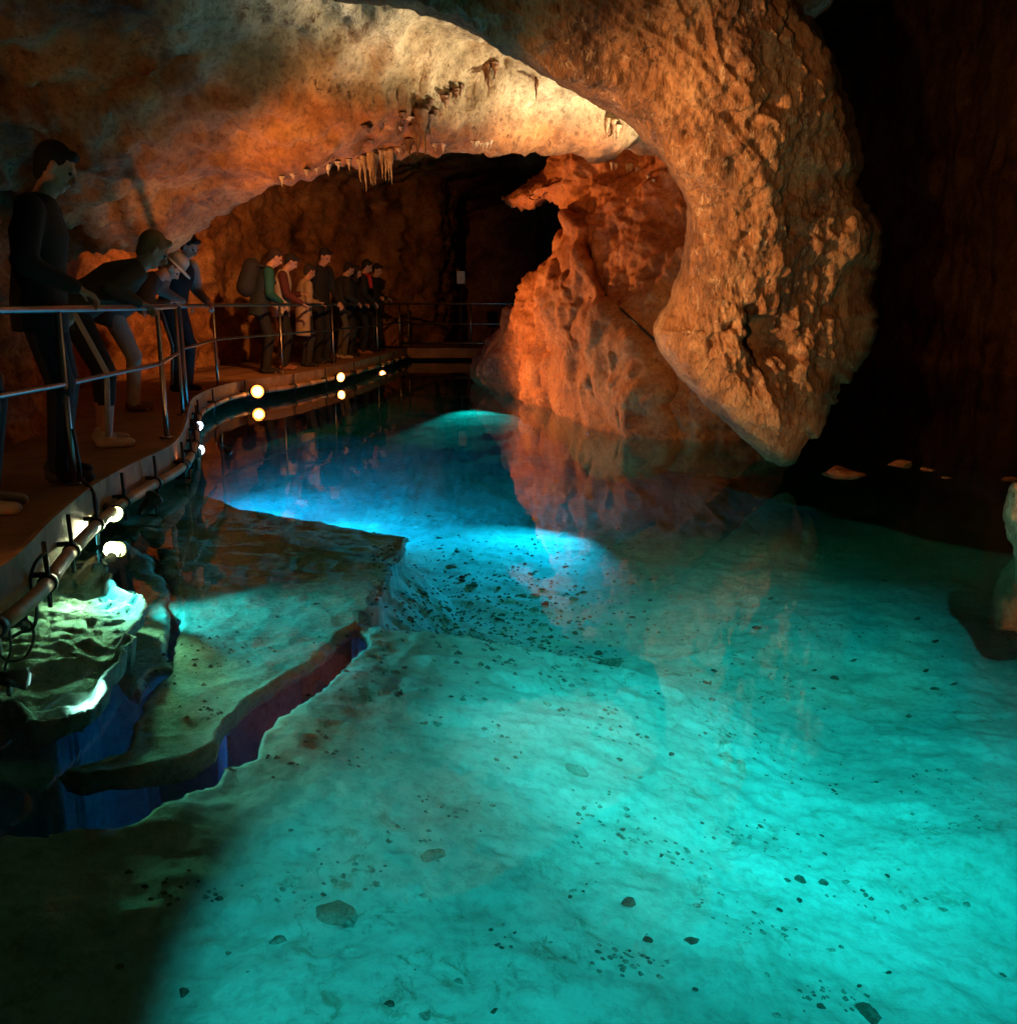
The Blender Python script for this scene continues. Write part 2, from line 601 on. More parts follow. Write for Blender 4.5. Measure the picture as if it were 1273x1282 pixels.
def inflate(outline, depth, front, back, step=2.5, disp=None):
    """outline: pixels; depth(px,py): distance Y; front/back(px,py,sd): thickness in metres. Returns V, faces"""
    P = outline
    x0, y0 = P.min(0) - step
    x1, y1 = P.max(0) + step
    gx, gy = np.meshgrid(np.arange(x0, x1, step), np.arange(y0, y1, step))
    sdv, nx, ny = poly_sd(gx, gy, P)
    ins = sdv > -step * 0.55
    cell = ins[:-1, :-1] & ins[1:, :-1] & ins[:-1, 1:] & ins[1:, 1:]
    used = np.zeros(ins.shape, bool)
    cnt = np.zeros(ins.shape, int)
    for a in (slice(None, -1), slice(1, None)):
        for b in (slice(None, -1), slice(1, None)):
            used[a, b] |= cell
            cnt[a, b] += cell
    bd = used & (cnt < 4)
    ux, uy = np.where(bd, nx, gx), np.where(bd, ny, gy)
    sdv = np.where(bd, 0, np.maximum(sdv, 0))
    d0 = depth(ux, uy)
    fr, bk = front(ux, uy, sdv), back(ux, uy, sdv)
    fr, bk = np.where(bd, 0, fr), np.where(bd, 0, bk)
    idf = -np.ones(ins.shape, int)
    idf[used] = np.arange(used.sum())
    interior = used & ~bd
    idb = idf.copy()
    idb[interior] = used.sum() + np.arange(interior.sum())
    fx, fy, fz = at_y(ux[used], uy[used], (d0 - fr)[used])
    bx, by, bz = at_y(ux[interior], uy[interior], (d0 + bk)[interior])
    Vv = np.concatenate([np.column_stack([fx, fy, fz]), np.column_stack([bx, by, bz])])
    ii, jj = np.nonzero(cell)
    ff = np.column_stack([idf[ii, jj], idf[ii + 1, jj], idf[ii + 1, jj + 1], idf[ii, jj + 1]])
    fb = np.column_stack([idb[ii, jj + 1], idb[ii + 1, jj + 1], idb[ii + 1, jj], idb[ii, jj]])
    Fa = np.concatenate([ff, fb])
    nfront = int(used.sum())
    if disp is not None:
        Na = normals_of(Vv, Fa)
        pxs = np.concatenate([ux[used], ux[interior]])
        pys = np.concatenate([uy[used], uy[interior]])
        sds = np.concatenate([sdv[used], sdv[interior]])
        Vv = Vv + Na * disp(Vv, pxs, pys, sds)[:, None]
    return Vv, Fa


def dome(sd_, R):
    t = np.clip(sd_ / R, 0, 1)
    return np.sqrt(np.clip(1 - (1 - t) ** 2, 0, 1))


# --- the great hanging curtain of rock
hr = [(330, -190), (352, -80), (405, -8), (450, 3), (520, 14), (585, 38), (640, 70), (690, 98), (742, 128), (790, 160), (826, 196), (850, 232), (861, 275),
      (855, 318), (843, 358), (822, 402), (818, 424), (832, 452), (862, 486), (900, 522), (938, 556), (964, 577), (982, 586), (996, 578), (1008, 556),
      (1024, 545), (1034, 520), (1048, 505), (1058, 478), (1082, 452), (1092, 424), (1100, 400), (1092, 372), (1097, 340), (1107, 302), (1092, 268),
      (1076, 238), (1079, 200), (1070, 150), (1056, 110), (1040, 70), (1022, 32), (1000, 4), (985, -60), (970, -190)]
HR = smooth_poly(hr, 3, 2.6, 4)
_q = np.column_stack([HR, np.zeros(len(HR))])
HR = HR + (np.stack([fbm(_q, 7, 2, 44), fbm(_q, 7, 2, 45)], -1) * (3.0 * smooth(HR[:, 0], 960, 1040) + 0.6)[:, None])


def hr_depth(px, py):
    return 6.25 - 0.9 * smooth(py, 420, -190) + 0.35 * smooth(px, 900, 1110) + 0.15 * smooth(px, 560, 330)


def hr_front(px, py, s):
    return 0.34 * dome(s, 50) + 0.34 * dome(s, 200) + 0.06 * smooth(s, 0, 12)


def hr_back(px, py, s):
    return 0.45 * dome(s, 60) + 0.35 * dome(s, 200)


def hr_disp(Vv, px, py, s):
    e = smooth(s, 0, 35)
    ang = math.radians(38)
    # flow-stretched coordinates: grooves follow the dip of the rock
    u = Vv[:, 0] * math.cos(ang) + Vv[:, 2] * math.sin(ang)
    w = -Vv[:, 0] * math.sin(ang) + Vv[:, 2] * math.cos(ang)
    low = smooth(py, 230, 480)
    G = np.column_stack([u * 1.9, Vv[:, 1] * 1.6, w * 0.75])
    G2 = np.column_stack([Vv[:, 0] * 2.0 + Vv[:, 2] * 0.5, Vv[:, 1] * 1.6, Vv[:, 2] * 0.7])
    d = 0.10 * fbm(Vv, 0.9, 3, 50) * (0.3 + 0.7 * e)
    st = 0.5 + 0.5 * smooth(s, 10, 60)
    d += st * (0.032 * ridged(G, 0.42, 4, 51) * (1 - low) + 0.05 * ridged(G2, 0.30, 4, 52) * low)
    wr = 0.05 * np.stack([fbm(Vv, .2, 2, k) for k in (57, 58, 59)], -1)
    cav = worley((G2 if False else Vv * np.array([1.5, 1.2, 0.9])) + wr, 0.20, 53)
    msk = smooth(fbm(Vv, 0.75, 2, 54), -0.15, 0.35) * smooth(s, 25, 70)
    d -= 0.02 * smooth(0.45 - cav, 0, 0.3) * msk
    fl = s / 17.0 + 1.1 * fbm(Vv, 0.8, 3, 65)
    d += 0.030 * ridged(np.column_stack([fl, 0.8 * Vv[:, 1], 0.35 * Vv[:, 2]]), 1.0, 4, 66, 0.6) * smooth(s, 6, 26) * (1 - smooth(s, 120, 210)) * (1 - 0.6 * low)
    d += 0.03 * fbm(Vv, 0.33, 4, 60, 0.6) + 0.024 * fbm(Vv, 0.10, 4, 55, 0.7) + 0.030 * ridged(G2, 0.13, 4, 56, 0.6) * low + 0.018 * ridged(G, 0.12, 3, 57) * (1 - low)
    # the deep hole low on the face and its neighbours
    for hx, hy, ra, rb, dep in ((974, 434, 36, 48, 0.34), (958, 392, 16, 20, 0.10), (915, 415, 14, 20, 0.10), (1040, 395, 10, 18, 0.08), (925, 300, 12, 18, 0.06), (880, 440, 10, 16, 0.05), (950, 140, 16, 10, 0.07), (866, 160, 10, 9, .05)):
        qx = px + 15 * fbm(Vv, 0.14, 3, 61)
        qy = py + 15 * fbm(Vv, 0.14, 3, 62)
        r = np.sqrt(((qx - hx) / ra) ** 2 + ((qy - hy) / rb) ** 2)
        d -= dep * smooth(1.2 - r, 0, 1.0)
    return d * (0.22 + 0.78 * smooth(s, 0, 30))


V, Fa = inflate(HR, hr_depth, hr_front, hr_back, 2.1, hr_disp)
tag(link("hanging_rock", mesh_np("hanging_rock", V, Fa, M['curtain'])),
    "huge pitted tan rock curtain hanging from the roof, pointed tip just above the water", "hanging rock")

# --- the rock pillar standing in the water behind it
pl = [(700, 180), (690, 190), (676, 212), (655, 231), (626, 244), (632, 256), (652, 261), (672, 262), (682, 252), (696, 254), (700, 264), (716, 272), (712, 285), (694, 300), (690, 322), (664, 342),
      (650, 356), (640, 380), (632, 400), (630, 418), (612, 436), (598, 458), (606, 480), (650, 515), (712, 560), (800, 585), (940, 590), (985, 560), (960, 420), (935, 300), (905, 220), (870, 176), (800, 172)]
PL = smooth_poly(pl, 5, 2.5, 14)


def pl_depth(px, py):
    return np.interp(px, [590, 650, 700, 760, 850, 990], [15.2, 13.0, 11.4, 10.6, 9.7, 9.2]) + 0.9 * smooth(py, 430, 180) * smooth(px, 640, 700)


def pl_front(px, py, s):
    return 0.35 * dome(s, 26) + 0.75 * dome(s, 150)


def pl_back(px, py, s):
    return 0.9 * dome(s, 80)


def pl_disp(Vv, px, py, s):
    e = 0.35 + 0.65 * smooth(s, 0, 30)
    G = Vv * np.array([1.0, 1.0, 0.55])
    d = 0.22 * fbm(Vv, 1.5, 3, 70) * e + 0.34 * (worley(G + 0.1 * fbm(Vv, .5, 2, 77)[:, None], 1.0, 76) - 0.45) * e + 0.09 * ridged(G, 0.55, 5, 71, 0.6) * e + 0.06 * fbm(Vv, 0.35, 4, 72, 0.6) * e
    d -= 0.10 * smooth(0.42 - worley(G, 0.5, 73), 0, 0.3) * e
    return d + 0.03 * fbm(Vv, 0.12, 3, 74)


V, Fa = inflate(PL, pl_depth, pl_front, pl_back, 2.2, pl_disp)
PILLAR_V, PILLAR_F = V, Fa
pill = tag(link("rock_pillar", mesh_np("rock_pillar", V, Fa, M['pillar'])),
           "orange rock pillar with a beak-like spur rising from the water behind the hanging curtain", "rock pillar")
bt = [(702, 262), (722, 268), (742, 280), (738, 312), (752, 345), (790, 392), (818, 420), (842, 460), (850, 500), (846, 570), (760, 600), (716, 575), (696, 520), (672, 474), (674, 452), (690, 428), (700, 395), (680, 372), (676, 352), (694, 322), (706, 292)]
BT = smooth_poly(bt, 5, 2.5, 24)
V, Fa = inflate(BT, lambda x, y: pl_depth(x, y) - 0.75, lambda x, y, s: 0.3 * dome(s, 25) + 0.3 * dome(s, 80), lambda x, y, s: 0.5 * dome(s, 40), 2.2,
                lambda Vv, x, y, s: (0.3 + 0.7 * smooth(s, 0, 25)) * (0.16 * fbm(Vv, 1.0, 3, 80) + 0.10 * ridged(Vv * np.array([1, 1, .5]), 0.7, 3, 81)) + 0.04 * fbm(Vv, 0.25, 4, 82))
link("buttress", mesh_np("buttress", V, Fa, M['pillar']), pill)

# --- small rock standing at the right edge
er = [(1262, 606), (1285, 600), (1330, 606), (1345, 690), (1330, 740), (1285, 735), (1268, 690), (1257, 650)]
ER = smooth_poly(er, 5, 1.0, 34)
V, Fa = inflate(ER, lambda x, y: 4.55 + 0 * x, lambda x, y, s: 0.16 * dome(s, 35), lambda x, y, s: 0.2 * dome(s, 35), 2.0,
                lambda Vv, x, y, s: 0.02 * fbm(Vv, 0.15, 4, 90))
tag(link("edge_rock", mesh_np("edge_rock", V, Fa, M['curtain'])), "small lit tan rock stump rising from the water at the right edge of the view", "rock")


# ------------------------------------------------------------------ pool bed
def pz(pts, z):
    p = np.asarray(pts, float)
    x, y, _ = at_z(p[:, 0], p[:, 1], z)
    return np.column_stack([x, y])


ZS = -0.40
ZB = -0.92
shelf = pz([(150, 596), (230, 612), (330, 640), (420, 658), (508, 672), (500, 692), (478, 718), (455, 768), (436, 784), (392, 826), (330, 862), (290, 884), (262, 920), (230, 940), (180, 962), (110, 975), (70, 966), (110, 950), (150, 932), (172, 904), (180, 880), (202, 858), (226, 842), (218, 792), (222, 740), (200, 690), (150, 660), (60, 640), (-40, 640)], ZS)
midpl = pz([(214, 742), (208, 792), (215, 836), (192, 848), (166, 868), (150, 848), (146, 818), (158, 792), (184, 764), (176, 735), (150, 700), (100, 680), (160, 680), (196, 700)], ZS)
crack1 = pz([(-60, 985), (0, 985), (70, 990), (150, 984), (215, 958), (262, 930), (300, 888), (360, 853), (420, 806), (452, 780)], ZS)
crack2 = pz([(214, 735), (206, 790), (221, 842), (196, 854), (172, 874)], ZS)
pit = pz([(168, 872), (146, 835), (150, 795), (128, 840), (118, 880), (60, 905), (0, 908), (-60, 900), (-60, 985), (0, 985), (60, 985), (115, 972), (165, 935)], ZS)
ZA = -0.20
ledge = pz([(-60, 700), (20, 690), (70, 676), (122, 690), (165, 735), (178, 764), (152, 796), (140, 830), (120, 868), (88, 892), (30, 902), (10, 880), (-30, 860), (-120, 800)], ZA)


def sdp(X, Y, P):
    s, _, _ = poly_sd(X, Y, P)
    return s


def line_d(X, Y, P):
    best = np.full(X.shape, 1e9)
    tt = np.zeros(X.shape)
    n = len(P) - 1
    for i in range(n):
        (x0, y0), (x1, y1) = P[i], P[i + 1]
        dx, dy = x1 - x0, y1 - y0
        t = np.clip(((X - x0) * dx + (Y - y0) * dy) / (dx * dx + dy * dy), 0, 1)
        d = np.hypot(X - x0 - t * dx, Y - y0 - t * dy)
        m = d < best
        best[m] = d[m]
        tt[m] = ((i + t) / n)[m]
    return best, tt


def bed_z(X, Y, detail=True):
    X, Y = np.asarray(X, float), np.asarray(Y, float)
    P = np.stack([X, Y, np.zeros_like(X)], -1)
    jx = 0.06 * fbm(P, 0.35, 4, 101) + 0.008 * fbm(P, 0.07, 2, 131)
    jy = 0.06 * fbm(P, 0.35, 4, 102) + 0.008 * fbm(P, 0.07, 2, 132)
    Xj, Yj = X + jx, Y + jy
    z = ZB + 0.07 * fbm(P, 1.6, 3, 103)
    z = z + 0.20 * smooth(Y, 11.0, 14.0)
    # the floor drops away towards the lower right and beyond the right-hand lip
    lx, ly, _ = at_z(np.array([835, 1273]), np.array([1140, 1035]), ZB)
    sgn = (Y - ly[0]) - (ly[1] - ly[0]) / (lx[1] - lx[0]) * (X - lx[0])
    z = z - 0.14 * smooth(-sgn + 0.08 * fbm(P, .5, 2, 104), 0.0, 0.5) * smooth(X, 0.3, 0.9)
    lx, ly, _ = at_z(np.array([1000, 1273]), np.array([630, 700]), ZB)
    sg2 = Y - ly[0] - (ly[1] - ly[0]) / (lx[1] - lx[0]) * (X - lx[0])
    z = z - 0.9 * smooth(sg2 + 0.1 * fbm(P, .6, 3, 105), 0, 2.4) * smooth(X, 1.2, 2.6)
    # rock under and around the plates of the shelf
    s = np.maximum(sdp(Xj, Yj, shelf), sdp(Xj, Yj, midpl))
    sl = sdp(Xj, Yj, ledge)
    o_ = np.clip(-s - 0.02, 0, 8)
    slope_n = ZS - 0.02 - 0.06 * o_ - 0.50 * smooth(o_, 0.2, 3.4)
    slope_f = -0.62 - 0.9 * o_
    kf = smooth(Y - 4.9, -0.25, 0.35)
    slope = np.maximum(z, slope_n * (1 - kf) + slope_f * kf)
    z = np.where(s > 0, ZS - 0.06, slope)
    # open gaps below the edges of the plates
    d, t = line_d(Xj, Yj, crack1)
    hw = np.interp(t, [0, 0.15, 0.4, 0.7, 0.93, 1], [0.30, 0.24, 0.17, 0.165, 0.14, 0.03])
    gap = smooth(np.where(s > 0, hw + 0.34 - d, hw - d), -0.02, 0.04)
    d, t = line_d(Xj, Yj, crack2)
    gap = np.maximum(gap, smooth(0.05 + 0.06 * t + 0.16 - d, -0.02, 0.04))
    gap = np.maximum(gap, smooth(sdp(Xj, Yj, pit) + 0.22, -0.02, 0.06))
    z = z * (1 - gap) + np.minimum(z, -1.75) * gap
    z = np.where((sl > 0.28) & (Y > 2.0), np.maximum(z, ZA - 0.07), z)
    if detail:
        rip = (1 - smooth(s, -0.1, 0.1))
        z = z + rip * (1 - gap) * (0.010 * ridged(P * np.array([0.8, 1.6, 1]), 0.42, 4, 109) - 0.006 + 0.014 * fbm(P, 0.16, 4, 110, 0.6))
        rub = np.exp(-(((X - 0.0) / 1.3) ** 2 + ((Y - 5.2) / 1.0) ** 2))
        z = z + rub * 0.035 * ridged(P, 0.30, 4, 111)
        z = z + (1 - rip) * 0.008 * fbm(P, 0.1, 3, 112)
    return z


bx_ = np.concatenate([np.linspace(-6, -2.9, 50, endpoint=False), np.linspace(-2.9, 2.9, 330, endpoint=False), np.linspace(2.9, 8.6, 90)])
by_ = [1.2]
while by_[-1] < 30:
    by_.append(by_[-1] + max(0.013, 0.0042 * by_[-1]) * (1 if by_[-1] < 9 else 2.5))
by_ = np.array(by_)
BX, BY = np.meshgrid(bx_, by_)
BZ = bed_z(BX, BY)
V = np.column_stack([BX.ravel(), BY.ravel(), BZ.ravel()])
tag(link("pool_bed", mesh_np("pool_bed", V, grid_faces(*BX.shape), M['bed'])), "pale silty bed of the pool with a flat shelf and dark fissures", "pool bed", kind="structure")

# the plates themselves: thick slabs of rock that overhang the gaps
def plate(name, poly, z0, thick, step, relief, label, jit=0.05, seed=5):
    Q = []
    k = len(poly)
    for i in range(k):
        a, b = poly[i], poly[(i + 1) % k]
        m_ = max(2, int(np.hypot(*(b - a)) / 0.03))
        for t in np.linspace(0, 1, m_, endpoint=False):
            Q.append(a + (b - a) * t)
    Q = np.array(Q)
    q3 = np.column_stack([Q, np.zeros(len(Q))])
    Q = Q + np.stack([fbm(q3, 0.30, 4, seed), fbm(q3, 0.30, 4, seed + 20)], -1) * jit + np.stack([fbm(q3, 0.07, 2, seed + 3), fbm(q3, 0.07, 2, seed + 7)], -1) * 0.012
    x0, y0 = Q.min(0) - step
    x1, y1 = Q.max(0) + step
    x0, y0 = max(x0, -4.2), max(y0, 1.8)
    gx, gy = np.meshgrid(np.arange(x0, x1, step), np.arange(y0, y1, step))
    sv, nx, ny = poly_sd(gx, gy, Q)
    ins = sv > -step * 0.55
    cell = ins[:-1, :-1] & ins[1:, :-1] & ins[:-1, 1:] & ins[1:, 1:]
    used = np.zeros(ins.shape, bool)
    cnt = np.zeros(ins.shape, int)
    for a in (slice(None, -1), slice(1, None)):
        for b in (slice(None, -1), slice(1, None)):
            used[a, b] |= cell
            cnt[a, b] += cell
    bd = used & (cnt < 4)
    ux, uy = np.where(bd, nx, gx), np.where(bd, ny, gy)
    sv = np.where(bd, 0, np.maximum(sv, 0))
    P = np.stack([ux, uy, np.zeros_like(ux)], -1)
    lip = np.sqrt(np.clip(1 - (1 - np.clip(sv / 0.035, 0, 1)) ** 2, 0, 1))
    zt = z0 - 0.028 * (1 - lip) + relief(P, sv) * smooth(sv, 0, 0.06)
    zb = z0 - 0.03 - thick * lip * (0.8 + 0.3 * fbm(P, 0.3, 2, seed + 11))
    it = -np.ones(ins.shape, int)
    it[used] = np.arange(used.sum())
    inter = used & ~bd
    ib = it.copy()
    ib[inter] = used.sum() + np.arange(inter.sum())
    Vv = np.concatenate([np.column_stack([ux[used], uy[used], zt[used]]), np.column_stack([ux[inter], uy[inter], zb[inter]])])
    ii, jj = np.nonzero(cell)
    ft = np.column_stack([it[ii, jj], it[ii, jj + 1], it[ii + 1, jj + 1], it[ii + 1, jj]])
    fb = np.column_stack([ib[ii + 1, jj], ib[ii + 1, jj + 1], ib[ii, jj + 1], ib[ii, jj]])
    tag(link(name, mesh_np(name, Vv, np.concatenate([ft, fb]), M['plate'])), label, "rock")
    return gx[0], gy[:, 0], np.where(ins, zt, -99)


PL_GRIDS = [plate("rock_shelf", shelf, ZS, 0.075, 0.016, lambda P, s_: 0.022 * fbm(P, 0.7, 3, 106) + 0.010 * fbm(P, 0.12, 4, 136, 0.6) + 0.012 * ridged(P, 0.4, 3, 137) - 0.008,
                  "broad flat submerged rock shelf edged by a dark winding crack", 0.05, 140),
            plate("rock_shelf", midpl, ZS + 0.01, 0.07, 0.014, lambda P, s_: 0.015 * fbm(P, 0.4, 4, 116) + 0.008 * fbm(P, 0.1, 3, 146),
                  "small submerged rock plate between the lit ledge and the broad shelf", 0.03, 160),
            plate("rock_ledge", ledge, ZA, 0.11, 0.013, lambda P, s_: 0.055 * ridged(P * np.array([0.8, 1.5, 1]) @ np.array([[.8, .6, 0], [-.6, .8, 0], [0, 0, 1]]), 0.26, 5, 107, 0.55) - 0.045 + 0.012 * fbm(P, 0.06, 3, 138) - 0.06 * smooth(0.6 - s_, 0, 0.6),
                  "rough yellow green ledge lit by the nearest lamp beside the walkway", 0.05, 170)]


def bed_at(x, y):
    z = _bed_at(x, y)
    for gx_, gy_, zt in PL_GRIDS:
        i, j = int((x - gx_[0]) / (gx_[1] - gx_[0])), int((y - gy_[0]) / (gy_[1] - gy_[0]))
        if 0 <= i < len(gx_) and 0 <= j < len(gy_):
            z = max(z, float(zt[j, i]))
    return z


def _bed_at(x, y):
    i = min(max(int(np.searchsorted(bx_, x)) - 1, 0), len(bx_) - 2)
    j = min(max(int(np.searchsorted(by_, y)) - 1, 0), len(by_) - 2)
    a = min(max((x - bx_[i]) / (bx_[i + 1] - bx_[i]), 0), 1)
    b = min(max((y - by_[j]) / (by_[j + 1] - by_[j]), 0), 1)
    return float((BZ[j, i] * (1 - a) + BZ[j, i + 1] * a) * (1 - b) + (BZ[j + 1, i] * (1 - a) + BZ[j + 1, i + 1] * a) * b)


# ------------------------------------------------------------------ water
m, nt, out = nodes("clear_water")
lw = N(nt, "ShaderNodeLayerWeight", Blend=0.5)
pw = N(nt, "ShaderNodeMath", operation='POWER')
pw.inputs[1].default_value = 4.6
nt.links.new(lw.outputs['Facing'], pw.inputs[0])
ma = N(nt, "ShaderNodeMath", operation='MULTIPLY_ADD')
ma.inputs[1].default_value, ma.inputs[2].default_value = 0.975, 0.022
nt.links.new(pw.outputs[0], ma.inputs[0])
tr = N(nt, "ShaderNodeBsdfTransparent")
gl = N(nt, "ShaderNodeBsdfGlossy", Roughness=0.012)
geo = N(nt, "ShaderNodeNewGeometry")
wn = N(nt, "ShaderNodeTexNoise", Scale=2.6, Detail=3.0, Roughness=0.5)
nt.links.new(geo.outputs['Position'], wn.inputs['Vector'])
bp = N(nt, "ShaderNodeBump", Strength=0.10, Distance=0.012)
nt.links.new(wn.outputs[0], bp.inputs['Height'])
nt.links.new(bp.outputs[0], gl.inputs['Normal'])
mx = N(nt, "ShaderNodeMixShader")
nt.links.new(ma.outputs[0], mx.inputs[0])
nt.links.new(tr.outputs[0], mx.inputs[1])
nt.links.new(gl.outputs[0], mx.inputs[2])
nt.links.new(mx.outputs[0], out.inputs['Surface'])
va = N(nt, "ShaderNodeVolumeAbsorption", Density=0.85)
va.inputs[0].default_value = (0.12, 0.895, 0.885, 1)
nt.links.new(va.outputs[0], out.inputs['Volume'])
M['water'] = m
mb = MB()
mb.box((0, 14, -2.5), (20, 36.2, 5.0))
tag(mb.build("water", m, shade=False), "still clear turquoise water of the cave pool", "water", kind="structure")

# ------------------------------------------------------------------ walkway
edge_px = [(-330, 900), (-160, 800), (0, 709), (60, 652), (111, 611), (156, 585), (211, 558), (228, 534), (233, 511), (242, 497), (273, 484), (312, 476), (360, 470), (419, 459), (469, 447), (514, 434)]
e3 = [Vector(at_z(px, py, DECK)) for px, py in edge_px]


def spline(pts, n):
    out = []
    k = len(pts)
    for i in range(k - 1):
        p0, p1, p2, p3 = pts[max(i - 1, 0)], pts[i], pts[i + 1], pts[min(i + 2, k - 1)]
        for j in range(n):
            t = j / n
            out.append(0.5 * ((2 * p1) + (p2 - p0) * t + (2 * p0 - 5 * p1 + 4 * p2 - p3) * t * t + (3 * p1 - p0 - 3 * p2 + p3) * t ** 3))
    out.append(pts[-1])
    return out


edge = spline(e3, 6)
mb = MB()
n = len(edge)
vs, fs = [], []
for p in edge:
    bxx = float(wall_x(p.y)) - 1.0
    vs += [(p.x, p.y, DECK), (bxx, p.y + 0.0, DECK), (p.x, p.y, DECK - 0.15), (bxx, p.y, DECK - 0.15)]
for i in range(n - 1):
    a, b = 4 * i, 4 * i + 4
    fs += [(a, b, b + 1, a + 1), (a + 2, a + 3, b + 3, b + 2), (a, a + 2, b + 2, b)]
mb.add(vs, fs)
walk = mb.build("walkway", M['deck'], shade=False)
tag(walk, "reddish brown concrete walkway curving along the left side of the pool", "walkway", kind="structure")


def offs(path, d):
    out = []
    for i, p in enumerate(path):
        t = (path[min(i + 1, len(path) - 1)] - path[max(i - 1, 0)])
        t.z = 0
        t.normalize()
        out.append(Vector((p.x + t.y * d, p.y - t.x * d, p.z)))
    return out


eo, ei = offs(edge, 0.025), offs(edge, 0.002)
mb = MB()
vs, fs = [], []
for a, b in zip(ei, eo):
    vs += [(a.x, a.y, DECK + 0.012), (b.x, b.y, DECK + 0.012), (b.x, b.y, DECK - 0.17), (a.x, a.y, DECK - 0.17)]
for i in range(n - 1):
    a, b = 4 * i, 4 * i + 4
    for k in range(4):
        fs.append((a + k, b + k, b + (k + 1) % 4, a + (k + 1) % 4))
mb.add(vs, fs)
mb.build("fascia", M['fascia'], walk, shade=False)

# far cross walkway
fx0, fy0, _ = at_z(500, 436, DECK)
fx1 = 2.2
mb = MB()
mb.box(((fx0 + fx1) / 2 - 0.8, fy0 + 0.9, DECK - 0.1), (fx1 - fx0 + 1.6, 1.6, 0.2))
tag(mb.build("footbridge", M['deck'], shade=False), "dim footbridge crossing the far end of the pool", "footbridge")

# conduit running below the edge of the walkway
pp = [Vector((p.x, p.y, 0.115)) for p in offs(edge, 0.085)][6:]
con = empty("conduit", pp[0], label="segmented brown cable conduit strung along the edge of the walkway just above the water", cat="conduit")
org = Vector(pp[0])
acc, seg, cur = 0.0, [], [pp[0]]
for a, b in zip(pp[:-1], pp[1:]):
    cur.append(b)
    acc += (b - a).length
    if acc > 0.5:
        seg.append(cur)
        cur, acc = [b], 0.0
if len(cur) > 1:
    seg.append(cur)
for si, s_ in enumerate(seg):
    mb = MB()
    mb.tube([p - org for p in s_], 0.030, 12)
    mb.build("pipe_length", M['pipe'], con)
    if si % 2 == 0 or s_[0].y < 9:
        p = s_[0] - org
        mb = MB()
        mb.tube([p + Vector((0, 0, -0.10)), p + Vector((0.004, 0, 0.02)), p + Vector((0, 0, 0.17))], 0.010, 8)
        mb.tube([p + Vector((-0.09, 0, 0.03)), p + Vector((0, 0, 0.035))], 0.012, 8)
        d_ = (s_[1] - s_[0]).normalized()
        mb.tube([p - d_ * 0.02, p + d_ * 0.02], 0.038, 12)
        mb.build("bracket", M['black'], con)


# ------------------------------------------------------------------ railings
RAILH = 0.915


def railing(name, label, posts_px, extend=None, mids=(0.53,), last_in=None, group="steel railings of the walkway"):
    ps = [Vector(at_z(px, py, DECK)) for px, py in posts_px]
    root = empty(name, ps[0], label=label, cat="railing", group=group)
    o0 = ps[0].copy()
    path = ([extend] if extend else []) + ps
    for k, hgt in [(0, RAILH)] + [(1, m_) for m_ in mids]:
        mb = MB()
        pts = [p - o0 + Vector((0, 0, hgt)) for p in path]
        dense = []
        for a, b in zip(pts[:-1], pts[1:]):
            dense += [a + (b - a) * (j / 4) for j in range(4)]
        dense.append(pts[-1])
        mb.tube(dense, 0.019 if k == 0 else 0.014, 12)
        mb.build("top_rail" if k == 0 else "mid_rail", M['steel'], root)
    for p in ps:
        mb = MB()
        q = p - o0
        mb.tube([q + Vector((0, 0, 0.0)), q + Vector((0, 0, 0.3)), q + Vector((0, 0, RAILH - 0.015))], 0.017, 12)
        mb.tube([q + Vector((0, 0, 0.0)), q + Vector((0, 0, 0.012))], 0.05, 12)
        mb.build("post", M['steel'], root)
    return root, ps


_a, ps1 = railing("railing", "near two-bar steel railing at the left with people leaning on it", [(93, 606), (209, 548), (229, 519)], Vector((-2.35, 1.4, DECK)))
_b, ps2 = railing("railing", "far two-bar steel railing following the bend of the walkway", [(234, 509), (273, 483), (354, 468), (418, 456), (473, 443), (512, 433)])
RAILS = [Vector((-2.35, 1.4, DECK))] + ps1 + ps2
# cross railing of the footbridge
root = empty("railing", (fx0, fy0 + 0.12, DECK), label="dim three-bar railing of the footbridge at the far end of the pool", cat="railing", group="steel railings of the walkway")
Lr = fx1 - fx0
for nm, hh, rr in (("top_rail", RAILH, 0.022), ("mid_rail", 0.50, 0.018), ("low_rail", 0.10, 0.024)):
    mb = MB()
    mb.tube([(0, 0, hh), (Lr / 2, 0, hh), (Lr, 0, hh)], rr, 10)
    mb.build(nm, M['steel'], root)
for k in range(4):
    mb = MB()
    mb.tube([(Lr * k / 3, 0, 0), (Lr * k / 3, 0, RAILH)], 0.02, 10)
    mb.build("post", M['steel'], root)


# ------------------------------------------------------------------ people
def mat_cloth(colr):
    key = "cloth_%.3f_%.3f_%.3f" % colr
    if key not in M:
        M[key] = simple_mat("cloth", colr, 0.85, var=0.3, scale=7, bump=0.15)
    return M[key]


def ik(a, b, l1, l2, pole):
    a, b = Vector(a), Vector(b)
    d = b - a
    L = min(d.length, (l1 + l2) * 0.995)
    d = d.normalized()
    b = a + d * L
    x = (l1 * l1 - l2 * l2 + L * L) / (2 * L)
    h = math.sqrt(max(l1 * l1 - x * x, 0))
    p = Vector(pole)
    p = (p - d * p.dot(d)).normalized()
    return a + d * x + p * h, b


